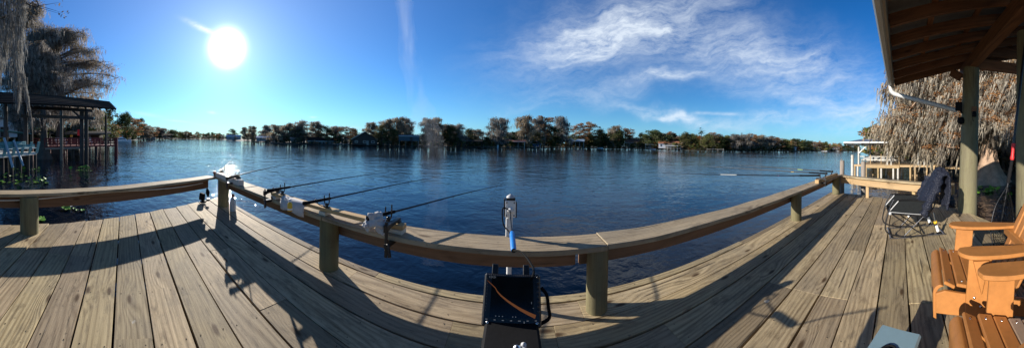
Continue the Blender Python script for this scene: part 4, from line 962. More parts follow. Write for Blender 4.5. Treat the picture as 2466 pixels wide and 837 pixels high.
PROTO = {'M': [tree_proto('m', 'M', s) for s in (1, 2, 3, 4, 5)], 'O': [tree_proto('o', 'O', s) for s in (11, 12, 13)], 'G': [tree_proto('g', 'G', s) for s in (21, 22, 23)],
         'D': [tree_proto('d', 'D', s) for s in (31, 32)], 'P': [tree_proto('p', 'P', s) for s in (41, 42)], 'B': [tree_proto('b', 'B', s) for s in (51,)], 'C': [tree_proto('c', 'C', s) for s in (61, 62)], 'L': [palm_proto(71)]}
used = set()
def plant(kind, px, ytop, wpx, dr, label, group='trees along the far bank', variant=None):
    ps = PROTO[kind]; r = D(px) + dr; i = (variant if variant is not None else R.randrange(len(ps))) % len(ps)
    proto = ps[i]
    if (kind, i) in used: t = copy_tree(proto)
    else: t = proto; used.add((kind, i))
    gz = -.6 if dr < 8 else -.45
    h = (zat(px, ytop, r) - gz); wd = wpx / F * r / .76
    t.location = pxy(px, r, gz); t.rotation_euler = (0, 0, R.uniform(0, 2 * PI)); t.scale = (wd, wd, h / .97)
    kn = {'M': 'cypress_tree', 'O': 'cypress_tree', 'G': 'oak_tree', 'D': 'evergreen_tree', 'P': 'pine_tree', 'B': 'bare_tree', 'C': 'bushy_tree', 'L': 'palm_tree'}[kind]
    t.name = kn
    return tag(t, label, 'palm' if kind == 'L' else 'tree', group), px, kind, wpx, ytop
# landmarks on the far bank, left to right: (px, phrase)
LM = [(298, 'the white cabin cruiser'), (558, 'the blue-roofed grey shed'), (640, 'the long white roof'), (768, 'the low grey house'), (878, 'the dark barn-like boathouse'), (983, 'the two-storey screened dock'), (1139, 'the dark low dock shelter'), (1240, 'the rust-roofed boathouse'),
      (1286, 'the blue tarp canopy'), (1386, 'the pale-blue-roofed boathouse'), (1467, 'the small grey cottage'), (1530, 'the brown-roofed house'), (1613, 'the orange-roofed white house'), (1708, 'the small white landing on posts'), (2004, 'the far white house at the right')]
T = [('D', 296, 272, 50, 8), ('P', 302, 269, 40, 10), ('O', 322, 283, 44, 14), ('P', 334, 284, 34, 18), ('M', 345, 297, 40, 10), ('O', 366, 303, 40, 8), ('M', 390, 308, 36, 6), ('G', 414, 311, 32, 8),
     ('C', 560, 312, 24, 8), ('M', 588, 305, 18, 4), ('M', 606, 302, 24, 4),
     ('M', 640, 301, 34, 16), ('M', 664, 300, 44, 8), ('M', 697, 297, 46, 14), ('C', 716, 306, 40, 5), ('M', 731, 292, 46, 9), ('M', 759, 292, 38, 14), ('C', 785, 306, 44, 9), ('M', 806, 303, 42, 14), ('O', 833, 304, 44, 12), ('C', 850, 311, 30, 18),
     ('M', 893, 294, 36, 12), ('C', 918, 306, 40, 4), ('M', 931, 288, 48, 10), ('M', 958, 282, 46, 12), ('C', 948, 312, 34, 5), ('M', 985, 286, 34, 16),
     ('M', 1026, 284, 38, 6), ('M', 1052, 282, 46, 9), ('D', 1083, 300, 44, 4), ('M', 1080, 298, 36, 12), ('M', 1108, 300, 36, 6), ('C', 1128, 312, 40, 14), ('M', 1148, 311, 40, 18), ('D', 1172, 328, 34, 3),
     ('M', 1198, 282, 54, 3), ('D', 1222, 322, 34, 14), ('C', 1248, 318, 44, 16), ('M', 1262, 279, 50, 8), ('M', 1296, 284, 46, 12), ('O', 1310, 278, 46, 8), ('D', 1328, 300, 50, 3), ('M', 1348, 280, 42, 6), ('C', 1290, 318, 40, 4), ('B', 1364, 288, 26, 10),
     ('O', 1396, 297, 44, 12), ('O', 1420, 293, 46, 8), ('D', 1446, 309, 40, 6), ('C', 1418, 325, 46, 3), ('M', 1478, 303, 36, 14), ('G', 1486, 312, 40, 8), ('O', 1506, 309, 50, 12), ('C', 1548, 322, 30, 20), ('G', 1570, 311, 56, 10), ('O', 1615, 317, 36, 16),
     ('C', 1650, 320, 34, 6), ('G', 1664, 320, 38, 12), ('L', 1688, 311, 34, 8), ('G', 1703, 320, 36, 4), ('O', 1722, 318, 34, 6), ('D', 1738, 326, 34, 3), ('G', 1752, 324, 34, 8), ('M', 1770, 322, 36, 4), ('B', 1786, 321, 22, 6), ('M', 1802, 323, 36, 4), ('O', 1818, 323, 34, 10), ('M', 1836, 326, 34, 4),
     ('M', 1854, 328, 34, 6), ('O', 1872, 330, 34, 6), ('G', 1892, 334, 32, 4), ('P', 1917, 333, 26, 14), ('D', 1938, 340, 34, 4), ('P', 1946, 338, 24, 14), ('O', 1965, 341, 32, 8), ('G', 1986, 342, 26, 12), ('L', 2024, 344, 22, 4), ('D', 2042, 346, 30, 4), ('O', 2058, 344, 26, 10)]
look = {'M': 'grey moss-hung cypress', 'O': 'rusty brown cypress', 'G': 'green leafy oak', 'D': 'dark evergreen', 'P': 'flat-topped pine', 'B': 'bare thin tree', 'C': 'low olive bushy tree', 'L': 'fan palm'}
ordn = ['', 'second ', 'third ', 'fourth ', 'fifth ', 'sixth ', 'seventh ', 'eighth ', 'ninth ', 'tenth ', 'eleventh ', 'twelfth ']
seg = {}
for t in sorted(T, key=lambda t: t[1]):
    i = max([-1] + [k for k, (lx, _) in enumerate(LM) if lx <= t[1]])
    seg.setdefault((i, t[0]), []).append(t)
for (i, kd), lst in seg.items():
    for j, t in enumerate(lst):
        nm = LM[i][1] if i >= 0 else 'the red dock'
        if i + 1 < len(LM) and j >= len(lst) / 2 and len(lst) > 1:
            jj = len(lst) - 1 - j; lab = f"{ordn[jj] or 'nearest '}{look[kd]} to the left of {LM[i + 1][1]}"
        else: lab = f"{ordn[j] or 'nearest '}{look[kd]} to the right of {nm}"
        plant(t[0], t[1], t[2], t[3], t[4], lab)
# the near left shore, behind the neighbour's docks
for (k, px, yt, wd, rr_, lab) in [('G', 232, 262, 60, 55 , 'olive oak rising behind the right end of the red dock'), ('C', 262, 268, 56, 66, 'pale olive tree between the red dock and the white cabin cruiser'), ('M', 205, 230, 70, 58, 'grey mossy tree seen between the posts of the dark roofed dock'),
                              ('G', 30, 250, 60, 50, 'green oak behind the little pale boathouse at the left edge'), ('C', 80, 262, 60, 46, 'bushy tree in the gap between the pale boathouse and the dark trunks'), ('M', 150, 240, 80, 60, 'tall moss-hung tree far behind the red benches')]:
    r0 = D(px); plant(k, px, yt, wd, rr_ - r0 if rr_ > r0 else 8, lab, 'trees behind the left docks')
for k_, ps_ in PROTO.items():
    for i_, p_ in enumerate(ps_):
        if (k_, i_) not in used:
            for o_ in list(p_.children) + [p_]: bpy.data.objects.remove(o_)
# distant woods, one mass each
def woods(name, a, b_, n, ytop, dr, label, seed, kinds):
    rr = random.Random(seed); mb = MB()
    for i in range(n):
        px = rr.uniform(a, b_); r = D(px) + rr.uniform(*dr); yt = ytop(px) + rr.uniform(-2, 7); h = zat(px, yt, r) + .45; wd = h * rr.uniform(.3, .55); c = pxy(px, r)
        mi = rr.choice(kinds); rn = rr.random()
        mb.tube([(c.x, c.y, -.6), (c.x, c.y, h * .8)], [.25, .1], 4, m=4, cap=False)
        for k in range(9):
            cc = Vector((c.x + rr.gauss(0, wd * .45), c.y + rr.gauss(0, wd * .45), -.5 + h * rr.uniform(.12, .93)))
            crown_cards(mb, cc, (wd * .4, wd * .4, h * .1), 26, h * .055 + .12, mi, rr, rn=rn)
    o = mb.build(name, [M['leafg'], M['leafd'], M['needle'], M['mossfar'], M['barkd']]); return tag(o, label, 'woods', None, 'stuff')
woods('distant_woods', 405, 570, 120, lambda p: 314 + (p - 405) * .05, (4, 70), 'distant low dark wood across the water right of the white cruiser', 5, [0, 1, 1, 2, 3])
woods('distant_woods', 1640, 2068, 190, lambda p: 326 + max(0, p - 1760) * .065, (12, 60), 'mixed wood behind the right part of the far bank', 6, [0, 0, 1, 2, 2, 3])
woods('bank_undergrowth', 590, 2060, 520, lambda p: 338 + max(0, p - 1500) * .026, (.3, 5), 'dark low bushes all along the far water line', 17, [1, 0, 0, 1, 3, 2])
woods('distant_woods', 276, 410, 60, lambda p: 300 + (p - 276) * .11, (6, 40), 'dark wood falling away to the right behind the white cabin cruiser', 18, [0, 1, 1, 2, 3])
woods('bank_undergrowth', 590, 1640, 330, lambda p: 324 + 6 * math.sin(p * .05), (6, 34), 'dark undergrowth and low bushes between the houses on the far bank', 7, [0, 1, 1, 1, 3])
woods('bank_undergrowth', -20, 350, 110, lambda p: 305 + max(0, (p - 240)) * .25, (3, 22), 'dark undergrowth on the bank behind the left docks', 8, [0, 1, 1, 3])
woods('bank_undergrowth', 2095, 2560, 130, lambda p: 300, (6, 26), 'shaded undergrowth behind the mossy cypress on the right', 9, [0, 1, 1, 2, 3])
# ------------------------------------------------------------ near cypress trees
def big_cypress(name, base, H_, limbs, mats, seed, trunk_r, label, moss_n, moss_len, moss_w, leaf_n, leaf_s, bark, butt=1.0, drift=(0, 0), card_flat=.6, twig=1.0, cl=.45):
    rr = random.Random(seed); root = empty(name, tuple(base), 0, label, 'tree'); tr = MB(); cr = MB(); ms = MB()
    # fluted buttress
    n = 26; hs = [-1.2, -.2, .2, .6, 1.1, 1.7, 2.5, 4, 7, H_ * .6, H_ * .93]; vs = []; fs = []; gs = []
    for h in hs:
        fl = math.exp(-max(h, 0) / 1.0); rb = trunk_r * (1 - max(h, 0) / H_ * .85) + butt * fl
        for k in range(n):
            a = 2 * PI * k / n; rf = rb * (1 + .2 * fl * math.sin(a * 6 + 1) + .12 * fl * math.sin(a * 11) + .05 * math.sin(a * 4 + h))
            vs.append((rf * math.cos(a), rf * math.sin(a), h)); gs.append((h, a * rb, 0))
    for i in range(len(hs) - 1):
        for k in range(n): fs.append((i * n + k, i * n + (k + 1) % n, (i + 1) * n + (k + 1) % n, (i + 1) * n + k))
    tr.add(vs, fs, gs, 0, smooth=True)
    for (z, az_, ln, rise, droop) in limbs:
        st = Vector((0, 0, z)); d_ = Vector((math.sin(az_), math.cos(az_), 0))
        P_ = [st, st + d_ * ln * .35 + Vector((0, 0, rise * .6)), st + d_ * ln * .7 + Vector((rr.uniform(-.4, .4), rr.uniform(-.4, .4), rise)), st + d_ * ln + Vector((0, 0, rise - droop))]
        P_ = arc(P_, 5); k = len(P_); r0 = trunk_r * .3
        tr.tube(P_, [r0 * (1 - .85 * i / k) for i in range(k)], 6, cap=False)
        for i in range(2, k):
            for _ in range(int(3 * twig)):
                p = P_[i]; a = rr.uniform(0, 2 * PI); l2 = rr.uniform(.4, 1.5) * min(1.2, ln / 4)
                e = p + Vector((math.cos(a) * l2, math.sin(a) * l2, rr.uniform(-.3, .5) * l2)); m_ = p.lerp(e, .5) + Vector((0, 0, .1 * l2))
                tr.tube([p, m_, e], [.03, .018, .008], 4, cap=False); rn = rr.random()
                for (q, u) in ((m_, .7), (e, 1.0)):
                    rad = cl * rr.uniform(.6, 1.3)
                    crown_cards(cr, q, (rad, rad, rad * .5), leaf_n, leaf_s, 0, rr, card_flat, rn)
                    for _c in range(3):
                        cq = q + Vector((rr.gauss(0, rad * .7), rr.gauss(0, rad * .7), rr.uniform(-.25, .2))); cl_ = rr.uniform(.35, 1.0) * moss_len; crn = rn + rr.uniform(-.3, .3); cd = (drift[0] + rr.uniform(-.25, .25), drift[1] + rr.uniform(-.25, .25))
                        for _ in range(moss_n // 3):
                            t_ = rr.random() ** 1.3; sp = .09 * (1 - t_) + .025
                            strand(ms, cq + Vector((rr.gauss(0, sp) + cd[0] * t_ * cl_, rr.gauss(0, sp) + cd[1] * t_ * cl_, -t_ * cl_ * .8)), rr.uniform(.25, .55) * cl_, moss_w * rr.uniform(.5, 1.3), 0, rr, cd, rn=crn, segs=3)
                    for _ in range(2):
                        e3 = q + Vector((rr.gauss(0, .3), rr.gauss(0, .3), rr.uniform(-.1, .3))); tr.tube([q, e3], [.008, .003], 3, cap=False)
    tr.build('trunk', bark, root); cr.build('crown', mats[0], root); ms.build('moss', mats[1], root); return root
def deg(a): return math.radians(a)
rr2 = random.Random(99)
# left: two dark cypress seen against the light
bA = pxy(106, 28, WATER); limbs = [(4.2 + i * .62, deg(rr2.uniform(0, 360)), rr2.uniform(2.6, 6.0) * (1.0 - .5 * i / 14), rr2.uniform(.2, .9), rr2.uniform(.2, .8)) for i in range(14)]
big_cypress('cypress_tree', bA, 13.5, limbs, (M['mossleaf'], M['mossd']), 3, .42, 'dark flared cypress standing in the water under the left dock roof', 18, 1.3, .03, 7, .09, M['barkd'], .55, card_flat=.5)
def leaflimbs(n, z0, z1, ax0, long, rg):
    out = []
    for i in range(n):
        t = (i + rg.random()) / n; z = z0 + (z1 - z0) * t; env = long * (1 - .72 * max(0, (t - .35) / .65) ** 1.6) * (1 if t > .1 else .9)
        out.append((z, deg(rg.uniform(0, 360)) if i % 3 == 0 else deg(ax0 + rg.choice((-90, 90)) + rg.uniform(-45, 45)), env * rg.uniform(.6, 1.08), rg.uniform(.3, 1.5), rg.uniform(.2, 1.4)))
    return out
bB = pxy(142, 37, WATER)
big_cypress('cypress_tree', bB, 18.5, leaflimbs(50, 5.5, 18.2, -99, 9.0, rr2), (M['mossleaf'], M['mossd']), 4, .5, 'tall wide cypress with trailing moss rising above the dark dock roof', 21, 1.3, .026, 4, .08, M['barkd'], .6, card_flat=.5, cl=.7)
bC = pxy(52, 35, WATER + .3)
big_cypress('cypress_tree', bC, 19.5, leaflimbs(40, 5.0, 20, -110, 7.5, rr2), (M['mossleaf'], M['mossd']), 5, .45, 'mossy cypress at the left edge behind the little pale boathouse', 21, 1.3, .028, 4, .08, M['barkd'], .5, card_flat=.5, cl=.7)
# overhanging limb with long moss at the top left corner: its tree stands just out of view
bD = pxy(-75, 11.0, -.7); root = empty('cypress_tree', tuple(bD), 0, 'overhanging cypress limb with one long grey moss curtain at the top left corner', 'tree')
tr = MB(); cr = MB(); ms = MB(); rr = random.Random(12)
tr.tube(arc([(0, 0, -.5), (0, .05, 2), (.1, .1, 5), (.1, .2, 9)], 3), [.5, .4, .34, .32, .3, .28, .26, .25, .22, .2], 14)
A_ = pr(-75, -40, 10.5) - bD; B_ = pr(30, -45, 9) - bD; C_ = pr(70, 12, 8.6) - bD
def limb(a, b_, c, r0): P_ = arc([a, b_, c], 6); tr.tube(P_, [r0 * (1 - .85 * i / len(P_)) for i in range(len(P_))], 7, cap=False); return P_
l1 = limb(Vector((.1, .1, 5.2)), A_.lerp(B_, .5), C_, .1); l2 = limb(Vector((.1, .12, 4.6)), pr(-10, 40, 9.5) - bD, pr(42, 70, 8.8) - bD, .08); l3 = limb(Vector((.1, .12, 7)), pr(20, -90, 9.5) - bD, pr(95, 14, 8.3) - bD, .06)
for P_ in (l1, l2, l3):
    for p in P_[3:]:
        for _ in range(7):
            e = p + Vector((rr.gauss(0, .5), rr.gauss(0, .5), rr.uniform(-.2, .4))); tr.tube([p, e], [.012, .003], 3, cap=False); crown_cards(cr, e, (.25, .25, .15), 7, .06, 0, rr)
def curtain(px, y0, y1, r, wpx, n, sway=0):
    top = pr(px, y0, r) - bD; hgt = (pr(px, y0, r) - pr(px, y1, r)).z; ww = wpx / F * r
    for _ in range(n):
        t = rr.random() ** 1.15; taper = (1 - t) ** .7 + .10
        p = top + Vector((rr.gauss(0, ww * .32) * taper, rr.gauss(0, ww * .32) * taper, -hgt * t)); p += Vector((-.6, -.2, 0)) * 0 + Vector((sway * t * -.0, sway * t, 0))
        strand(ms, p, rr.uniform(.18, .5), rr.uniform(.006, .014), 0, rr, (0, sway * .3), rn=rr.uniform(.3, 1), segs=3)
curtain(33, -30, 245, 8.8, 44, 2300, .12); curtain(10, -50, 130, 9.0, 60, 1500); curtain(50, -20, 110, 8.6, 24, 500); curtain(55, 170, 285, 8.7, 10, 260, .3); curtain(-5, 0, 190, 9.4, 50, 1200)
tr.build('trunk', M['barkd'], root); cr.build('crown', M['mossleaf'], root); ms.build('moss', M['moss'], root)
# right: big sunlit cypress
bE = pxy(2382, 17.6, WATER); rg = random.Random(5); limbs = []
for i in range(40):
    z = 3.3 + i * .28; side = -1 if i % 3 else 1
    azl = deg(112) + (deg(-90) if side < 0 else deg(90)) + deg(rg.uniform(-55, 55))
    limbs.append((z, azl, (rg.uniform(3.2, 6.4) if side < 0 else rg.uniform(2.5, 5)) * (1.0 if z < 9 else .8), rg.uniform(.3, 1.2), rg.uniform(.8, 2.6)))
for i in range(14): limbs.append((3.6 + i * .6, deg(112 + 180 + rg.uniform(-60, 60)), rg.uniform(2.0, 4.2), .5, 1.6))
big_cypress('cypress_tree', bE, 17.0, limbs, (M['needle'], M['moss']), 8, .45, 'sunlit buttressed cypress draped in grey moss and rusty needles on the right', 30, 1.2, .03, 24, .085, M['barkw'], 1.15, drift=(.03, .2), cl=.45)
bF = pxy(2262, 22.6, -.9); rg = random.Random(6)
def cone(n, z0, z1, ax0, long, rg):
    out = []
    for i in range(n):
        t = (i + rg.random()) / n; z = z0 + (z1 - z0) * t
        out.append((z, deg(ax0 + rg.choice((-90, 90)) + rg.uniform(-60, 60)) if i % 3 else deg(ax0 + 180 + rg.uniform(-70, 70)), long * (1 - .42 * t) * rg.uniform(.65, 1.0), rg.uniform(.3, 1.0), rg.uniform(.8, 2.6)))
    return out
big_cypress('cypress_tree', bF, 14.0, cone(50, 2.9, 15.0, 100, 5.8, rg), (M['needle'], M['moss']), 9, .4, 'moss-curtained cypress spreading over the roof of the neighbouring right dock', 30, 1.5, .042, 11, .09, M['bark'], .7, drift=(.03, .2), cl=.5)
# ------------------------------------------------------------ buildings and docks of the far bank
def frame_at(px, r):                     # local frame: x to the right along the bank, y away from the camera
    p = pxy(px, r); a = math.atan2(p.x, p.y); return p, -a
def building(px0, px1, y_eave, y_top, y_base, dr, wall, roof, label, name='house', win=3, overhang=.5, gable=False, open_=False, depth=5.0, post=None, deckc=None, cat='house', group=None, rail=None, two=False):
    pm = (px0 + px1) / 2; r = D(pm) + dr; p, rz = frame_at(pm, r); sc1 = r / F
    g = empty(name, (p.x, p.y, WATER), rz, label, cat, group)
    wd = (px1 - px0) * sc1; hz = lambda yy: zat(pm, yy, r) - WATER
    ze, zt, zb = hz(y_eave), hz(y_top), max(.35, hz(y_base)); hw = wd / 2
    mb = MB()
    o_ = overhang
    if gable:
        mb.prism([(-hw - o_, 0 - o_, ze), (0, 0 - o_, zt), (hw + o_, 0 - o_, ze), (hw + o_, 0 - o_, ze + .15), (0, 0 - o_, zt + .18), (-hw - o_, 0 - o_, ze + .15)], (0, depth + 2 * o_, 0))
    else:
        mb.prism([(-hw - o_, -o_, ze), (-hw - o_, depth / 2, zt), (-hw - o_, depth + o_, ze), (-hw - o_, depth + o_, ze + .15), (-hw - o_, depth / 2, zt + .17), (-hw - o_, -o_, ze + .15)], (2 * hw + 2 * o_, 0, 0))
    rf = mb.build('roof', roof, g)
    mb = MB(); mb.box((0, -o_ - .03, ze + .06), (2 * hw + 2 * o_, .06, .2)) if not gable else mb.beam((-hw - o_, -o_ - .03, ze + .05), (0, -o_ - .03, zt + .05), .06, .2)
    mb.build('eave_trim', post or M['offw'], rf)
    if open_:
        n = max(3, int(wd / 3) + 1)
        for i in range(n):
            x = -hw + .15 + (wd - .3) * i / (n - 1)
            for yy in (0.1, depth - .2):
                mb = MB(); mb.beam((x, yy, -1.2), (x, yy, ze), .2, .2); mb.build('post', post or M['grey'], g)
        mb = MB(); mb.box((0, depth * .5, zb), (wd, depth, .18)); mb.build('platform', deckc or M['grey'], g)
        mb = MB(); mb.box((0, .1, ze - .12), (wd, .14, .22)); mb.build('beam', post or M['grey'], g)
        mb = MB(); mb.box((0, depth - .3, (ze + zb) / 2 + .2), (wd * .7, .1, (ze - zb) * .7)); mb.build('wall', wall, g)
        if rail:
            mb = MB(); mb.box((0, 0.0, zb + .95), (wd, .07, .08)); mb.build('railing', rail, g)
            for i in range(n * 2):
                x = -hw + wd * i / (n * 2 - 1); mb = MB(); mb.beam((x, .0, zb), (x, .0, zb + .95), .06, .06); mb.build('baluster', rail, g)
    else:
        mb = MB(); mb.box((0, depth / 2, (zb + ze) / 2), (wd, depth, ze - zb + .02))
        if gable: mb.prism([(-hw, 0.02, ze), (hw, 0.02, ze), (0, .02, zt - .05)], (0, .1, 0))
        wl = mb.build('wall', wall, g)
        if zb > .5:
            for i in range(4): mb = MB(); x = -hw + .3 + (wd - .6) * i / 3; mb.beam((x, .3, -1), (x, .3, zb), .2, .2); mb.build('post', M['grey'], g)
        mb = MB(); dx = wd * .12; mb.box((dx, -.04, zb + (ze - zb) * .42), (.95, .06, (ze - zb) * .8)); dr_ = mb.build('door', M['wallb'] if wall is not M['wallb'] else M['grey'], g)
        for i in range(win):
            x = -hw + wd * (i + .5) / win
            if abs(x - dx) < 1: x += 1.3
            if abs(x) > hw - .5: continue
            mb = MB(); mb.box((x, -.05, zb + (ze - zb) * .6), (1.3, .08, (ze - zb) * .42)); w_ = mb.build('window', M['offw'], g)
            mb = MB(); mb.box((x, -.1, zb + (ze - zb) * .6), (1.1, .03, (ze - zb) * .34)); mb.build('pane', M['glass'], w_)
    return g
building(545, 580, 329, 325, 337, 6, M['wallg'], M['blroof'], 'low grey shed with pale blue roof on the far bank, left of the white glare', 'shed', 2, cat='shed')
building(618, 676, 332, 328, 340, 10, M['wallg'], M['wallw'], 'long low building with bright white roof between far bank trees', 'house', 3)
building(700, 735, 334, 331, 341, 8, M['wallg'], M['wallw'], 'small white-roofed building under the mossy trees left of the low grey house', 'house', 2)
building(742, 802, 340, 331, 349, 5, M['wallg'], M['shingle'], 'low grey house with white-framed windows at the far water edge', 'house', 4)
building(848, 908, 336, 317, 350, -1, M['wallb'], M['brownroof'], 'dark barn-like boathouse with broad peaked roof on the far bank', 'boathouse', 3, gable=True, cat='boathouse', depth=9)
building(960, 1009, 328, 325, 339, -2, M['slate'], M['slate'], 'two-storey far dock with blue-grey screened upper deck on thin posts', 'boathouse', 0, cat='boathouse', overhang=.1, depth=5)
building(1120, 1160, 340, 337, 353, 1, M['wallb'], M['shingle'], 'dark low dock shelter on the far bank right of the dark evergreens', 'dock_shelter', 0, open_=True, cat='shelter', post=M['dark'], deckc=M['dark'])
building(1216, 1264, 341, 337, 353, 0, M['wallb'], M['rust'], 'open far boathouse with rusty red sheet roof', 'boathouse', 0, open_=True, cat='boathouse', post=M['offw'])
building(1276, 1302, 346, 339, 354, 1, M['tarp'], M['tarp'], 'blue tarp canopy over a lift on the far bank', 'canopy', 0, open_=True, cat='canopy', post=M['palebl'], gable=True)
building(1365, 1406, 340, 335, 353, -1, M['wallb'], M['blroof'], 'open far boathouse with pale blue metal roof', 'boathouse', 0, open_=True, cat='boathouse', post=M['offw'])
building(1454, 1481, 344, 339, 351, 8, M['wallg'], M['rust'], 'small grey cottage with brown roof on the far bank', 'house', 2, gable=True)
building(1508, 1552, 344, 335, 354, 4, M['golden'], M['brownroof'], 'brown-roofed wooden house with porch on the far bank', 'house', 3, overhang=1.2)
building(1554, 1582, 348, 345, 356, 0, M['wallg'], M['slate'], 'small open dock with white posts between the brown-roofed and the orange-roofed house', 'dock', 0, open_=True, cat='dock', post=M['offw'], rail=M['white'])
building(1586, 1646, 346, 340, 357, 3, M['wallw'], M['orroof'], 'long white house with orange roof on the far bank', 'house', 5, overhang=.6, depth=8)
building(1599, 1640, 351, 350, 358, -3, M['wallg'], M['white'], 'low white covered dock in front of the orange-roofed house', 'dock', 0, open_=True, cat='dock', post=M['white'], rail=M['white'], depth=3)
building(1990, 2022, 357, 353, 364, 6, M['wallw'], M['brownroof'], 'far white house low by the water at the right end of the bank', 'house', 4)
building(1905, 1918, 356, 354, 362, 3, M['wallw'], M['blroof'], 'tiny pale blue house among trees near the right end of the bank', 'house', 1)
building(352, 374, 331, 328, 336, 3, M['wallg'], M['slate'], 'low grey dock house on the far left bank behind the white cruiser', 'house', 1)
def simple_dock(px0, px1, y, dr, label, mat):
    pm = (px0 + px1) / 2; r = D(pm) + dr; p, rz = frame_at(pm, r); g = empty('dock', (p.x, p.y, WATER), rz, label, 'dock'); wd = (px1 - px0) * r / F; z = zat(pm, y, r) - WATER
    z = max(z, .6)
    mb = MB(); mb.box((0, 0, z), (wd, 1.6, .15)); mb.build('platform', mat, g)
    for i in range(4): mb = MB(); x = -wd / 2 + wd * i / 3; mb.beam((x, -.7, -1), (x, -.7, z + (.9 if i in (0, 3) else 0)), .18, .18); mb.build('post', mat, g)
simple_dock(1703, 1742, 359, -2, 'small white landing on posts below the green trees of the far bank', M['offw'])
simple_dock(800, 840, 348, -3, 'thin low landing at the water edge left of the dark barn-like boathouse', M['grey'])
simple_dock(1165, 1195, 353, -2, 'low grey landing left of the tall lone mossy tree', M['grey'])
simple_dock(1500, 1540, 355, -2, 'low landing in front of the brown-roofed house', M['grey'])
r = D(1199) - 3; p = pxy(1199, r); mb = MB(); mb.post(p.x, p.y, -2, zat(1199, 349, r), .35, 10); tag(mb.build('channel_marker', M['white']), 'short white marker post in front of the tall lone mossy tree', 'marker post')
r = D(424) + 30; p = pxy(424, r); mt = empty('radio_mast', (p.x, p.y, -.3), 0, 'thin dark radio mast above the distant woods', 'mast')
mb = MB(); mb.tube([(0, 0, 0), (0, 0, zat(424, 309, r) + .3)], [.5, .2], 5); mb.build('pole', M['dark'], mt)
# moored small boats
def skiff(px, r, L_, label, ang=.3):
    p, rz = frame_at(px, r); g = empty('skiff', (p.x, p.y, WATER), rz + ang, label, 'boat'); mb = MB(); vs = []; fs = []
    for i in range(7):
        t = i / 6; w_ = L_ * .17 * math.sin(PI * min(1, .35 + .65 * (1 - t))) ; 
        w_ = L_ * .17 * (1 - t ** 3) + .02; x = (t - .5) * L_; h = .5 + .25 * t * t
        vs += [(x, -w_, h), (x, -w_ * .6, .0), (x, w_ * .6, .0), (x, w_, h)]
    for i in range(6):
        for j in range(3): fs.append((i * 4 + j, i * 4 + j + 1, (i + 1) * 4 + j + 1, (i + 1) * 4 + j))
    fs.append((0, 3, 2, 1)); mb.add(vs, fs, smooth=False); o = mb.build('hull', M['boatw'], g); md = o.modifiers.new('t', 'SOLIDIFY'); md.thickness = .06
    mb = MB(); mb.box((-.1 * L_, 0, .42), (.3, L_ * .28, .06)); mb.build('bench', M['grey'], g)
    mb = MB(); mb.box((-L_ * .5 - .12, 0, .55), (.25, .3, .5)); mb.build('outboard', M['matte'], g)
skiff(1445, D(1445) - 6, 6.0, 'small white skiff moored below the small grey cottage')
skiff(1572, D(1572) - 5, 6.0, 'white skiff tied by the docks left of the orange-roofed house', -.2)
skiff(1985, D(1985) - 3, 7.0, 'distant white skiff near the far white house', .1)
# cabin cruiser
rB = 118; p, rz = frame_at(296, rB); cr_ = empty('cabin_cruiser', (p.x, p.y, WATER), rz, 'white cabin cruiser with flybridge moored beyond the red dock', 'boat')
mb = MB(); Lc = 8.0; vs = []; fs = []
for i in range(11):
    t = i / 10; x = (t - .5) * Lc; w_ = 1.4 * (1 - max(0, (t - .45) / .55) ** 2.4) + .02; h = 1.0 + .45 * t ** 2
    vs += [(x, -w_, h), (x, -w_ * .88, .45), (x, -w_ * .45, -.2), (x, w_ * .45, -.2), (x, w_ * .88, .45), (x, w_, h)]
for i in range(10):
    for j in range(6): fs.append((i * 6 + j, i * 6 + (j + 1) % 6, (i + 1) * 6 + (j + 1) % 6, (i + 1) * 6 + j))
fs += [(5, 4, 3, 2, 1, 0)]
mb.add(vs, fs); mb.build('hull', M['boatw'], cr_)
mb = MB(); mb.prism([(-3.0, -1.05, 1.05), (1.9, -1.05, 1.3), (.9, -1.0, 2.2), (-2.6, -1.0, 2.2)], (0, 2.1, 0)); mb.build('cabin', M['boatw'], cr_, .06)
mb = MB(); mb.prism([(-2.5, -1.07, 1.6), (1.3, -1.07, 1.65), (.9, -1.07, 2.02), (-2.5, -1.07, 2.02)], (0, .02, 0)); mb.build('side_window', M['glass'], cr_)
mb = MB(); mb.prism([(-2.0, -.8, 2.2), (.3, -.8, 2.2), (.0, -.75, 2.75), (-1.9, -.75, 2.6)], (0, 1.6, 0)); mb.build('flybridge', M['boatw'], cr_, .05)
mb = MB(); mb.box((-.9, 0, 3.45), (2.0, 1.6, .08)); mb.build('bimini_top', M['boatw'], cr_)
for x, y_ in ((-1.7, -.7), (-1.7, .7), (.0, -.7), (.0, .7)): mb = MB(); mb.tube([(x, y_, 2.5), (x, y_, 3.45)], .03, 5); mb.build('bimini_pole', M['steel'], cr_)
mb = MB(); mb.tube(arc([(1.6, -.9, 1.75), (3.0, -.7, 1.9), (3.9, 0, 2.05), (3.0, .7, 1.9), (1.6, .9, 1.75)]), .03, 5); mb.build('bow_rail', M['steel'], cr_)
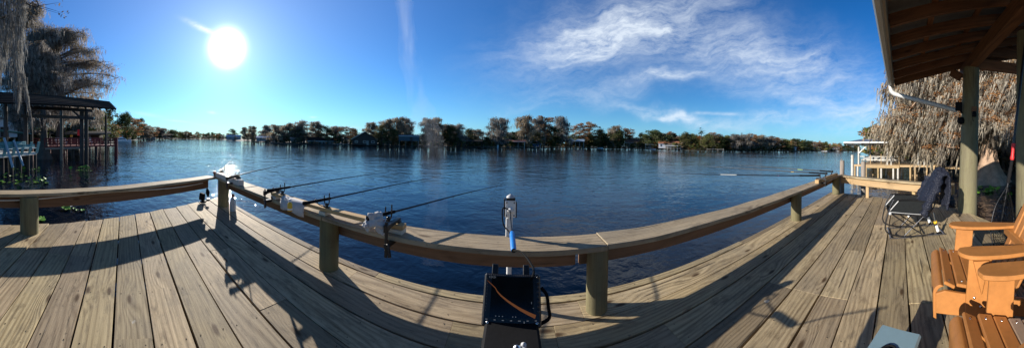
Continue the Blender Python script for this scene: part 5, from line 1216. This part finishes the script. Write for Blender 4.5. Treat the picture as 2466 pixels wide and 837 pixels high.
# ------------------------------------------------------------ left neighbour: dark roofed dock
Rr = pxy(280, 24.5); Rl = pxy(-10, 17.5); u_ = (Rl - Rr).normalized(); Ln = (Rl - Rr).length; nn = Vector((u_.y, -u_.x, 0))
if nn.dot(Rr) < 0: nn = -nn
ld = empty('covered_dock', tuple(Rr), 0, 'dark old dock roof on tall timber posts left of the open river', 'boathouse')
def lp(t, d_, z): return (u_ * t + nn * d_ + Vector((0, 0, z)))
zR, zL = zat(278, 264, 24.5), zat(-10, 250, 17.5); hR, hL = zat(268, 242, 25.6), zat(-10, 213, 18.8)
mb = MB()
fa, fb, ba, bb = Rr * 1, Rl * 1, pxy(264, 27.5), pxy(-10, 20.5)
zbR, zbL = zat(264, 245, 27.5), zat(-10, 222, 20.5)
def up(p, z): return Vector((p.x, p.y, z)) - Rr
mb.hexa([up(fa, zR), up(fb, zL), up(bb, zbL - .12), up(ba, zbR - .12), up(fa, zR + .12), up(fb, zL + .12), up(bb, zbL), up(ba, zbR)]); rf = mb.build('roof', M['shingle'], ld)
for k in range(7):
    t = k / 6.2; mb = MB(); mb.beam(up(fa.lerp(ba, t), zR + .15 + (zbR - zR - .12) * t), up(fb.lerp(bb, t), zL + .15 + (zbL - zL - .12) * t), .12, .06); mb.build('roof_batten', M['dark'], rf)
for k in range(14):
    t = (k + .5) / 14; mb = MB(); mb.beam(up(fa.lerp(fb, t), zR + (zL - zR) * t - .1), up(ba.lerp(bb, t), zbR + (zbL - zbR) * t - .22), .08, .16); mb.build('roof_rafter', M['dark'], rf)
def lpost(px, r, ztop, w_=.3, name='post', mat='dark', parent=ld):
    q = pxy(px, r) - Rr; mb = MB(); mb.post(q.x, q.y, -2.2, ztop, w_ / 2, 10); mb.build(name, M[mat], parent)
lpost(197, 22.6, 4.1, .4); lpost(208, 22.3, 4.0, .34); lpost(62, 21, 4.3, .42); lpost(14, 20, 4.3, .36); lpost(76, 24, 4.2, .3); lpost(148, 26, 4.4, .34, mat='grey'); lpost(255, 26.5, 3.9, .25)
for (a_, b_, zz) in (((225, 22.6), (50, 20.6), 3.25), ((222, 22.6), (60, 20.7), 3.95)):
    pa, pb = pxy(*a_) - Rr, pxy(*b_) - Rr; mb = MB(); mb.beam(pa + Vector((0, 0, zz)), pb + Vector((0, 0, zz + .1)), .15, .26); mb.build('beam', M['dark'], ld)
for (px, s_) in ((197, -1), (62, 1)):
    pa = pxy(px, 22) - Rr; pb = pxy(px + s_ * 28, 21.6) - Rr; mb = MB(); mb.beam(pa + Vector((0, 0, 3.2)), pb + Vector((0, 0, 4.05)), .12, .14); mb.build('brace', M['dark'], ld)
# red railed dock
def along(a, b_, t): return a.lerp(b_, t)
q0, q1 = pxy(108, 27.5), pxy(280, 32.0); rdk = empty('red_dock', tuple((q0 + q1) / 2), 0, 'long dock with dull red railings and benches behind the dark roofed posts', 'dock'); oc = (q0 + q1) / 2
ud = (q1 - q0).normalized(); nd = Vector((ud.y, -ud.x, 0)); nd = nd if nd.dot(oc) > 0 else -nd
q0 -= oc; q1 -= oc; zd = zat(240, 351, 31); zr_ = zat(240, 333, 31)
mb = MB(); mb.beam(q0 + nd * 2.5 + Vector((0, 0, zd)), q1 + nd * 2.5 + Vector((0, 0, zd)), 5.0, .2); mb.build('platform', M['redp'], rdk)
mb = MB(); mb.beam(q0 + nd * -.1 + Vector((0, 0, zd - .16)), q0.lerp(q1, .55) + nd * -.1 + Vector((0, 0, zd - .16)), .08, .22); mb.build('pale_fascia', M['grey'], rdk)
for row, off_ in ((0, .1), (1, 4.8)):
    for zz in (.35, .65, .95):
        mb = MB(); mb.beam(q0 + nd * off_ + Vector((0, 0, zd + zz)), q1 + nd * off_ + Vector((0, 0, zd + zz)), .05, .14); mb.build('rail', M['redp'], rdk)
    for i in range(13):
        t = i / 12; p = q0.lerp(q1, t) + nd * off_; mb = MB(); mb.beam(p + Vector((0, 0, -1.6)) if i % 3 == 0 else p + Vector((0, 0, zd)), p + Vector((0, 0, zd + 1.0)), .14, .14); mb.build('post', M['redp'], rdk)
p = q1 + nd * .05; mb = MB(); mb.post(p.x, p.y, -2.2, zd + 1.05, .24, 12); mb.build('end_piling', M['redp'], rdk)
for t in (.05, .2, .38, .5, .7, .88):
    p = q0.lerp(q1, t) + nd * .3; mb = MB(); mb.post(p.x, p.y, -2.2, zd - .1, .16, 8); mb.build('piling', M['dark'], rdk)
for i, t in enumerate((.12, .3, .5, .68, .86)):
    p = q0.lerp(q1, t) + nd * 2.2; mb = MB(); rot = math.atan2(ud.y, ud.x); mb.box(p + Vector((0, 0, zd + .5)), (1.5, .45, .07), rot); mb.box(p + nd * .25 + Vector((0, 0, zd + .85)), (1.5, .06, .4), rot)
    for s_ in (-.6, .6): mb.box(p + ud * s_ + Vector((0, 0, zd + .28)), (.1, .4, .4), rot)
    mb.build('bench', M['redp'] if i % 2 == 0 else M['offw'], rdk)
sh = building(128, 262, 322, 317, 346, 0, M['wallb'], M['shingle'], 'dark low shed roof behind the red railings of the left dock', 'dock_shelter', 0, open_=True, post=M['grey'], cat='shelter', depth=3.5)
# red flag-like cloth
p = pxy(189, 33); mb = MB(); mb.box((p.x, p.y, zat(189, 319, 33)), (.3, .3, .8), .4); tag(mb.build('life_vest', M['red']), 'red life vest hanging above the red railings of the left dock', 'life vest')
p = pxy(172, 34); mb = MB(); mb.box((p.x, p.y, zat(172, 327, 34)), (.5, .3, .25), .2); tag(mb.build('storage_tub', M['yel']), 'yellow tub seen through the posts left of the red life vest', 'tub')
# turquoise deck
t0, t1 = pxy(-15, 16), pxy(88, 19.5); oc = (t0 + t1) / 2; tq = empty('turquoise_dock', tuple(oc), 0, 'turquoise-railed dock with leaning pale poles at the left edge', 'dock')
t0 -= oc; t1 -= oc; ut = (t1 - t0).normalized(); nt_ = Vector((ut.y, -ut.x, 0)); nt_ = nt_ if nt_.dot(oc) > 0 else -nt_
zt0 = .30
mb = MB(); mb.beam(t0 + nt_ * 2 + Vector((0, 0, zt0)), t1 + nt_ * 2 + Vector((0, 0, zt0)), 4, .2); mb.build('platform', M['offw'], tq)
for i in range(6):
    p = t0.lerp(t1, i / 5) + nt_ * .15; mb = MB(); mb.post(p.x, p.y, -2.2, zt0 - .08, .13, 8); mb.build('piling', M['dark'], tq)
    p = t0.lerp(t1, i / 5); mb = MB(); mb.beam(p + Vector((0, 0, zt0)), p + nt_ * -.25 + Vector((0, 0, zt0 + .9)), .28, .06, up=(nt_.x, nt_.y, 0)); mb.build('bench_support', M['turq'], tq)
for zz, o_ in ((.85, -.22), (.62, -.15)):
    mb = MB(); mb.beam(t0 + nt_ * o_ + Vector((0, 0, zt0 + zz)), t1.lerp(t0, .35 if zz > .8 else .1) + nt_ * o_ + Vector((0, 0, zt0 + zz)), .06, .22); mb.build('bench_back', M['turq'], tq)
mb = MB(); mb.beam(t0 + nt_ * .25 + Vector((0, 0, zt0 + .42)), t1 + nt_ * .25 + Vector((0, 0, zt0 + .42)), .5, .06); mb.build('bench_seat', M['palebl'], tq)
for (a, b_, r_) in (((10, 332), (31, 403), 16.2), ((33, 338), (56, 399), 17.0)):
    mb = MB(); mb.tube([pr(a[0], a[1], r_) - oc, pr(b_[0], b_[1], r_ - .6) - oc], .085, 10); mb.build('leaning_pole', M['palebl'], tq)
hs = building(-40, 42, 300, 283, 330, -4, M['wallw'], M['metalroof'], 'little pale boathouse with grey gable roof at the left edge', 'boathouse', 2, gable=True, cat='boathouse', depth=4, overhang=.3)
pa = pr(50, 322, 24); mb = MB(); mb.beam(pr(-20, 312, 22), pr(64, 322, 24), 1.6, .06); tag(mb.build('awning', M['turq']), 'flat turquoise awning in front of the little pale boathouse', 'awning')
# ------------------------------------------------------------ right neighbour's dock
a0, a1 = pxy(2062, 21.5), pxy(2245, 20.5); oc = (a0 + a1) / 2; rd = empty('covered_dock', tuple(oc), 0, 'open dock with flat pale roof on white posts under the moss, right of the river', 'boathouse')
a0 -= oc; a1 -= oc; ua = (a1 - a0).normalized(); na = Vector((ua.y, -ua.x, 0)); na = na if na.dot(oc) > 0 else -na
zdk = zat(2140, 399, 21); zrf = zat(2140, 344, 21)
mb = MB(); mb.beam(a0 + na * 2.2 - ua * .2 + Vector((0, 0, zdk)), a1 + na * 2.2 + ua * .6 + Vector((0, 0, zdk)), 4.4, .16); mb.build('platform', M['golden'], rd)
mb = MB(); mb.beam(a0 + ua * .9 + na * -.06 + Vector((0, 0, zdk - .06)), a0.lerp(a1, .58) + na * -.06 + Vector((0, 0, zdk - .06)), .06, .24); mb.build('fascia', M['golden'], rd)
mb = MB(); A1, A2 = a0 - ua * .9, a1 + ua * .3; zz = zrf
mb.hexa([A1 + na * -.7 + Vector((0, 0, zz)), A2 + na * -.7 + Vector((0, 0, zz)), A2 + na * 4.6 + Vector((0, 0, zz + .5)), A1 + na * 4.6 + Vector((0, 0, zz + .5)), A1 + na * -.7 + Vector((0, 0, zz + .05)), A2 + na * -.7 + Vector((0, 0, zz + .05)), A2 + na * 4.6 + Vector((0, 0, zz + .55)), A1 + na * 4.6 + Vector((0, 0, zz + .55))])
rf = mb.build('roof', M['metalroof'], rd)
for k in range(6):
    mb = MB(); t = k / 5; p = A1.lerp(A2, t); mb.beam(p + na * -.6 + Vector((0, 0, zz - .07)), p + na * 4.5 + Vector((0, 0, zz + .42)), .06, .12); mb.build('roof_rafter', M['dark'], rf)
mb = MB(); mb.beam(A1 + na * -.74 + Vector((0, 0, zz + .03)), A2 + na * -.74 + Vector((0, 0, zz + .03)), .04, .12); mb.build('roof_edge', M['gutter'], rf)
for t, w_ in ((.03, .16), (.42, .14), (.47, .12), (.82, .16), (.9, .16)):
    for d_ in (0.1, 4.2):
        p = a0.lerp(a1, t) + na * d_; mb = MB(); mb.post(p.x, p.y, zdk, zz - .05 + d_ * .1, w_ / 2, 8); mb.build('post', M['whitep'], rd)
mb = MB(); p = a0.lerp(a1, .03); mb.beam(p + Vector((0, 0, zz - .9)), p + ua * .9 + Vector((0, 0, zz - .1)), .09, .1); mb.build('brace', M['offw'], rd)
mb = MB(); mb.beam(A1 + Vector((0, 0, zz - .12)), A2 + Vector((0, 0, zz - .12)), .08, .16); mb.build('header_beam', M['offw'], rd)
for t in (-.02, .02, .14, .3, .34, .5, .56, .72, .78, .93, 1.02):
    for d_ in (0.05, 2.4):
        p = a0.lerp(a1, t) + na * d_; mb = MB(); mb.post(p.x, p.y, -2.4, zdk - .07, .085, 8, lean=(R.uniform(-.06, .06), 0)); mb.build('piling', M['golden'] if t % .08 > .03 else M['whitep'], rd)
p = a0 - ua * .35; mb = MB(); mb.post(p.x, p.y, -2.2, zdk + .9, .13, 8); mb.build('tall_piling', M['whitep'], rd)
for zz_ in (.45, .75):
    mb = MB(); mb.beam(a0 + na * 1.2 + Vector((0, 0, zdk + zz_)), a0.lerp(a1, .55) + na * 1.2 + Vector((0, 0, zdk + zz_)), .05, .07); mb.build('rail', M['whitep'], rd)
for t in (.15, .3, .55): p = a0.lerp(a1, t) + na * 1.2; mb = MB(); mb.beam(p + Vector((0, 0, zdk)), p + Vector((0, 0, zdk + 1.0)), .06, .06); mb.build('baluster', M['golden'], rd)
# boat lift and skiff under that roof
p = pr(2120, 384, 24); sk = empty('upturned_boat', tuple(p), -.1, 'grey boat hull lifted under the flat pale roof of the right dock', 'boat')
mb = MB(); mb.tube([(0, -1.6, .05), (0, -1.2, .05), (0, 0, .05), (0, 1.2, .05), (0, 1.7, .1)], [.1, .34, .42, .3, .05], 12); mb.build('hull', M['wallg'], sk); sk.rotation_euler = (0, 0, 0)
mb = MB(); mb.box((0, 0, .4), (.7, 1.2, .12)); mb.build('cover', M['golden'], sk)
# second low platform further right
b0, b1 = pxy(2225, 24), pxy(2330, 22); oc2 = (b0 + b1) / 2; lo_ = empty('low_dock', tuple(oc2), 0, 'low brown walkway on short piles to the right of the flat-roofed dock', 'dock'); b0 -= oc2; b1 -= oc2
mb = MB(); mb.beam(b0 + Vector((0, 0, -.15)), b1 + Vector((0, 0, -.15)), 1.4, .14); mb.build('platform', M['golden'], lo_)
for t in (.05, .35, .65, .95): p = b0.lerp(b1, t); mb = MB(); mb.post(p.x, p.y, -2.2, -.2, .09, 8); mb.build('piling', M['grey'], lo_)
# ------------------------------------------------------------ lily pads and floating bits
def lilies(px, py, n, wpx, label, seed, up=.25):
    rg = random.Random(seed); c = pz(px, py, WATER); g = empty('water_lilies', (c.x, c.y, WATER), 0, label, 'water plants', 'clumps of water plants by the deck')
    r_ = math.hypot(c.x, c.y); ww = wpx / F * r_ / 2
    for i in range(n):
        x, y_ = rg.gauss(0, ww * .55), rg.gauss(0, ww * .8); z = .02 + rg.uniform(0, up) * (1 if rg.random() < .6 else .1); s_ = rg.uniform(.07, .16)
        ax = Vector((rg.gauss(0, .45), rg.gauss(0, .45), 1)).normalized() if z > .06 else Vector((0, 0, 1)); q_ = ax.to_track_quat('Z', 'Y').to_matrix(); mb = MB()
        pts = [Vector((0, 0, 0))] + [Vector((math.cos(a) * s_, math.sin(a) * s_ * .85, .03 * (a % 1.3))) for a in [.25 + k * (2 * PI - .5) / 10 for k in range(11)]]
        mb.add([q_ @ p + Vector((x, y_, z)) for p in pts], [(0, k, k + 1) for k in range(1, 11)], smooth=False)
        if z > .05: mb.tube([(x, y_, -.2), (x, y_, z)], .008, 4, cap=False)
        mb.build('leaf', M['lily'], g)
lilies(36, 425, 12, 46, 'lily clump below the leaning poles, next to the left piling', 1); lilies(60, 408, 10, 50, 'lilies just under the turquoise dock, farther from the deck', 2, .15); lilies(204, 412, 16, 32, 'bright arrow-leaved clump alone on dark water left of centre', 3, .4)
lilies(72, 438, 12, 50, 'lily clump close above the left railing, right of the floating white scrap', 4, .2); lilies(12, 440, 8, 36, 'lilies at the left edge just above the railing', 5, .15); lilies(108, 434, 7, 30, 'small lily group right of the others above the left railing', 6); lilies(88, 412, 7, 30, 'two or three pale lilies beyond the railing, nearer the flared trunk', 7)
lilies(160, 505, 9, 26, 'small plants floating below the left railing around a white blossom', 8, .05); lilies(96, 530, 5, 22, 'green leaves floating just beyond the plank ends by the left post', 9, .04)
for k, (px, py, n, ww) in enumerate(((2352, 452, 16, 44), (2372, 462, 14, 36), (2392, 456, 10, 30), (2345, 466, 9, 26), (2432, 470, 8, 24))):
    lilies(px, py, n, ww, ['broad lily patch at the foot of the sunlit buttressed cypress', 'lily patch nearest the deck between the two pilings', 'sparse lilies to the right of the cypress foot', 'few lilies close beside the big boathouse post', 'lilies seen through the landing net'][k], 20 + k, .12)
c = pz(168, 499, WATER); bl = empty('white_blossom', (c.x, c.y, WATER), 0, 'white lily blossom floating below the left railing', 'flower')
for ring_, nn_, el in ((0, 8, .5), (1, 6, 1.0)):
    for k in range(nn_):
        a = 2 * PI * k / nn_ + ring_ * .3; d_ = Vector((math.cos(a) * math.cos(el), math.sin(a) * math.cos(el), math.sin(el))); s_ = Vector((-math.sin(a), math.cos(a), 0)); mb = MB()
        mb.add([Vector((0, 0, .02)), d_ * .07 + s_ * .03, d_ * .14, d_ * .07 - s_ * .03], [(0, 1, 2, 3)]); mb.build('petal', M['white'], bl)
# ------------------------------------------------------------ smoke drifting up beyond the rail
sm = bpy.data.materials.new('thin_smoke'); sm.use_nodes = True; sm.node_tree.nodes.clear(); N = NT(sm.node_tree)
o_ = N.n('ShaderNodeOutputMaterial'); pv_ = N.n('ShaderNodeVolumePrincipled'); N.nt.links.new(pv_.outputs[0], o_.inputs['Volume'])
tc = N.n('ShaderNodeTexCoord').outputs['Object']
nz = N.noise(N.vm('MULTIPLY', tc, (1.0, 1.0, .45)), 2.2, 3, .6, .8)
zz = N.n('ShaderNodeSeparateXYZ', {0: tc}).outputs[2]
N.nt.links.new(N.m('MULTIPLY', N.mapr(nz, .44, .7, 0, SMOKE), N.mapr(zz, .2, 2.6, .12, 1.0)), pv_.inputs['Density']); pv_.inputs['Color'].default_value = (.85, .9, 1, 1); pv_.inputs['Anisotropy'].default_value = .2
pts = [pr(1045, 640, 3.4), pr(1050, 520, 3.7), pr(1045, 420, 4.0), pr(1040, 345, 4.2), pr(1022, 290, 4.3), pr(1003, 230, 4.4), pr(990, 150, 4.5), pr(980, 70, 4.7), pr(972, -20, 4.9)]
mb = MB(); P_ = arc(pts, 3); k = len(P_); mb.tube(P_, [.19 + .03 * math.sin(i * 1.1) + .07 * math.exp(-((i - 9) / 4.5) ** 2) for i in range(k)], 12, wob=.1)
o = mb.build('smoke', sm); tag(o, 'thin pale smoke wisp rising past the far bank left of centre', 'smoke', None, 'stuff')
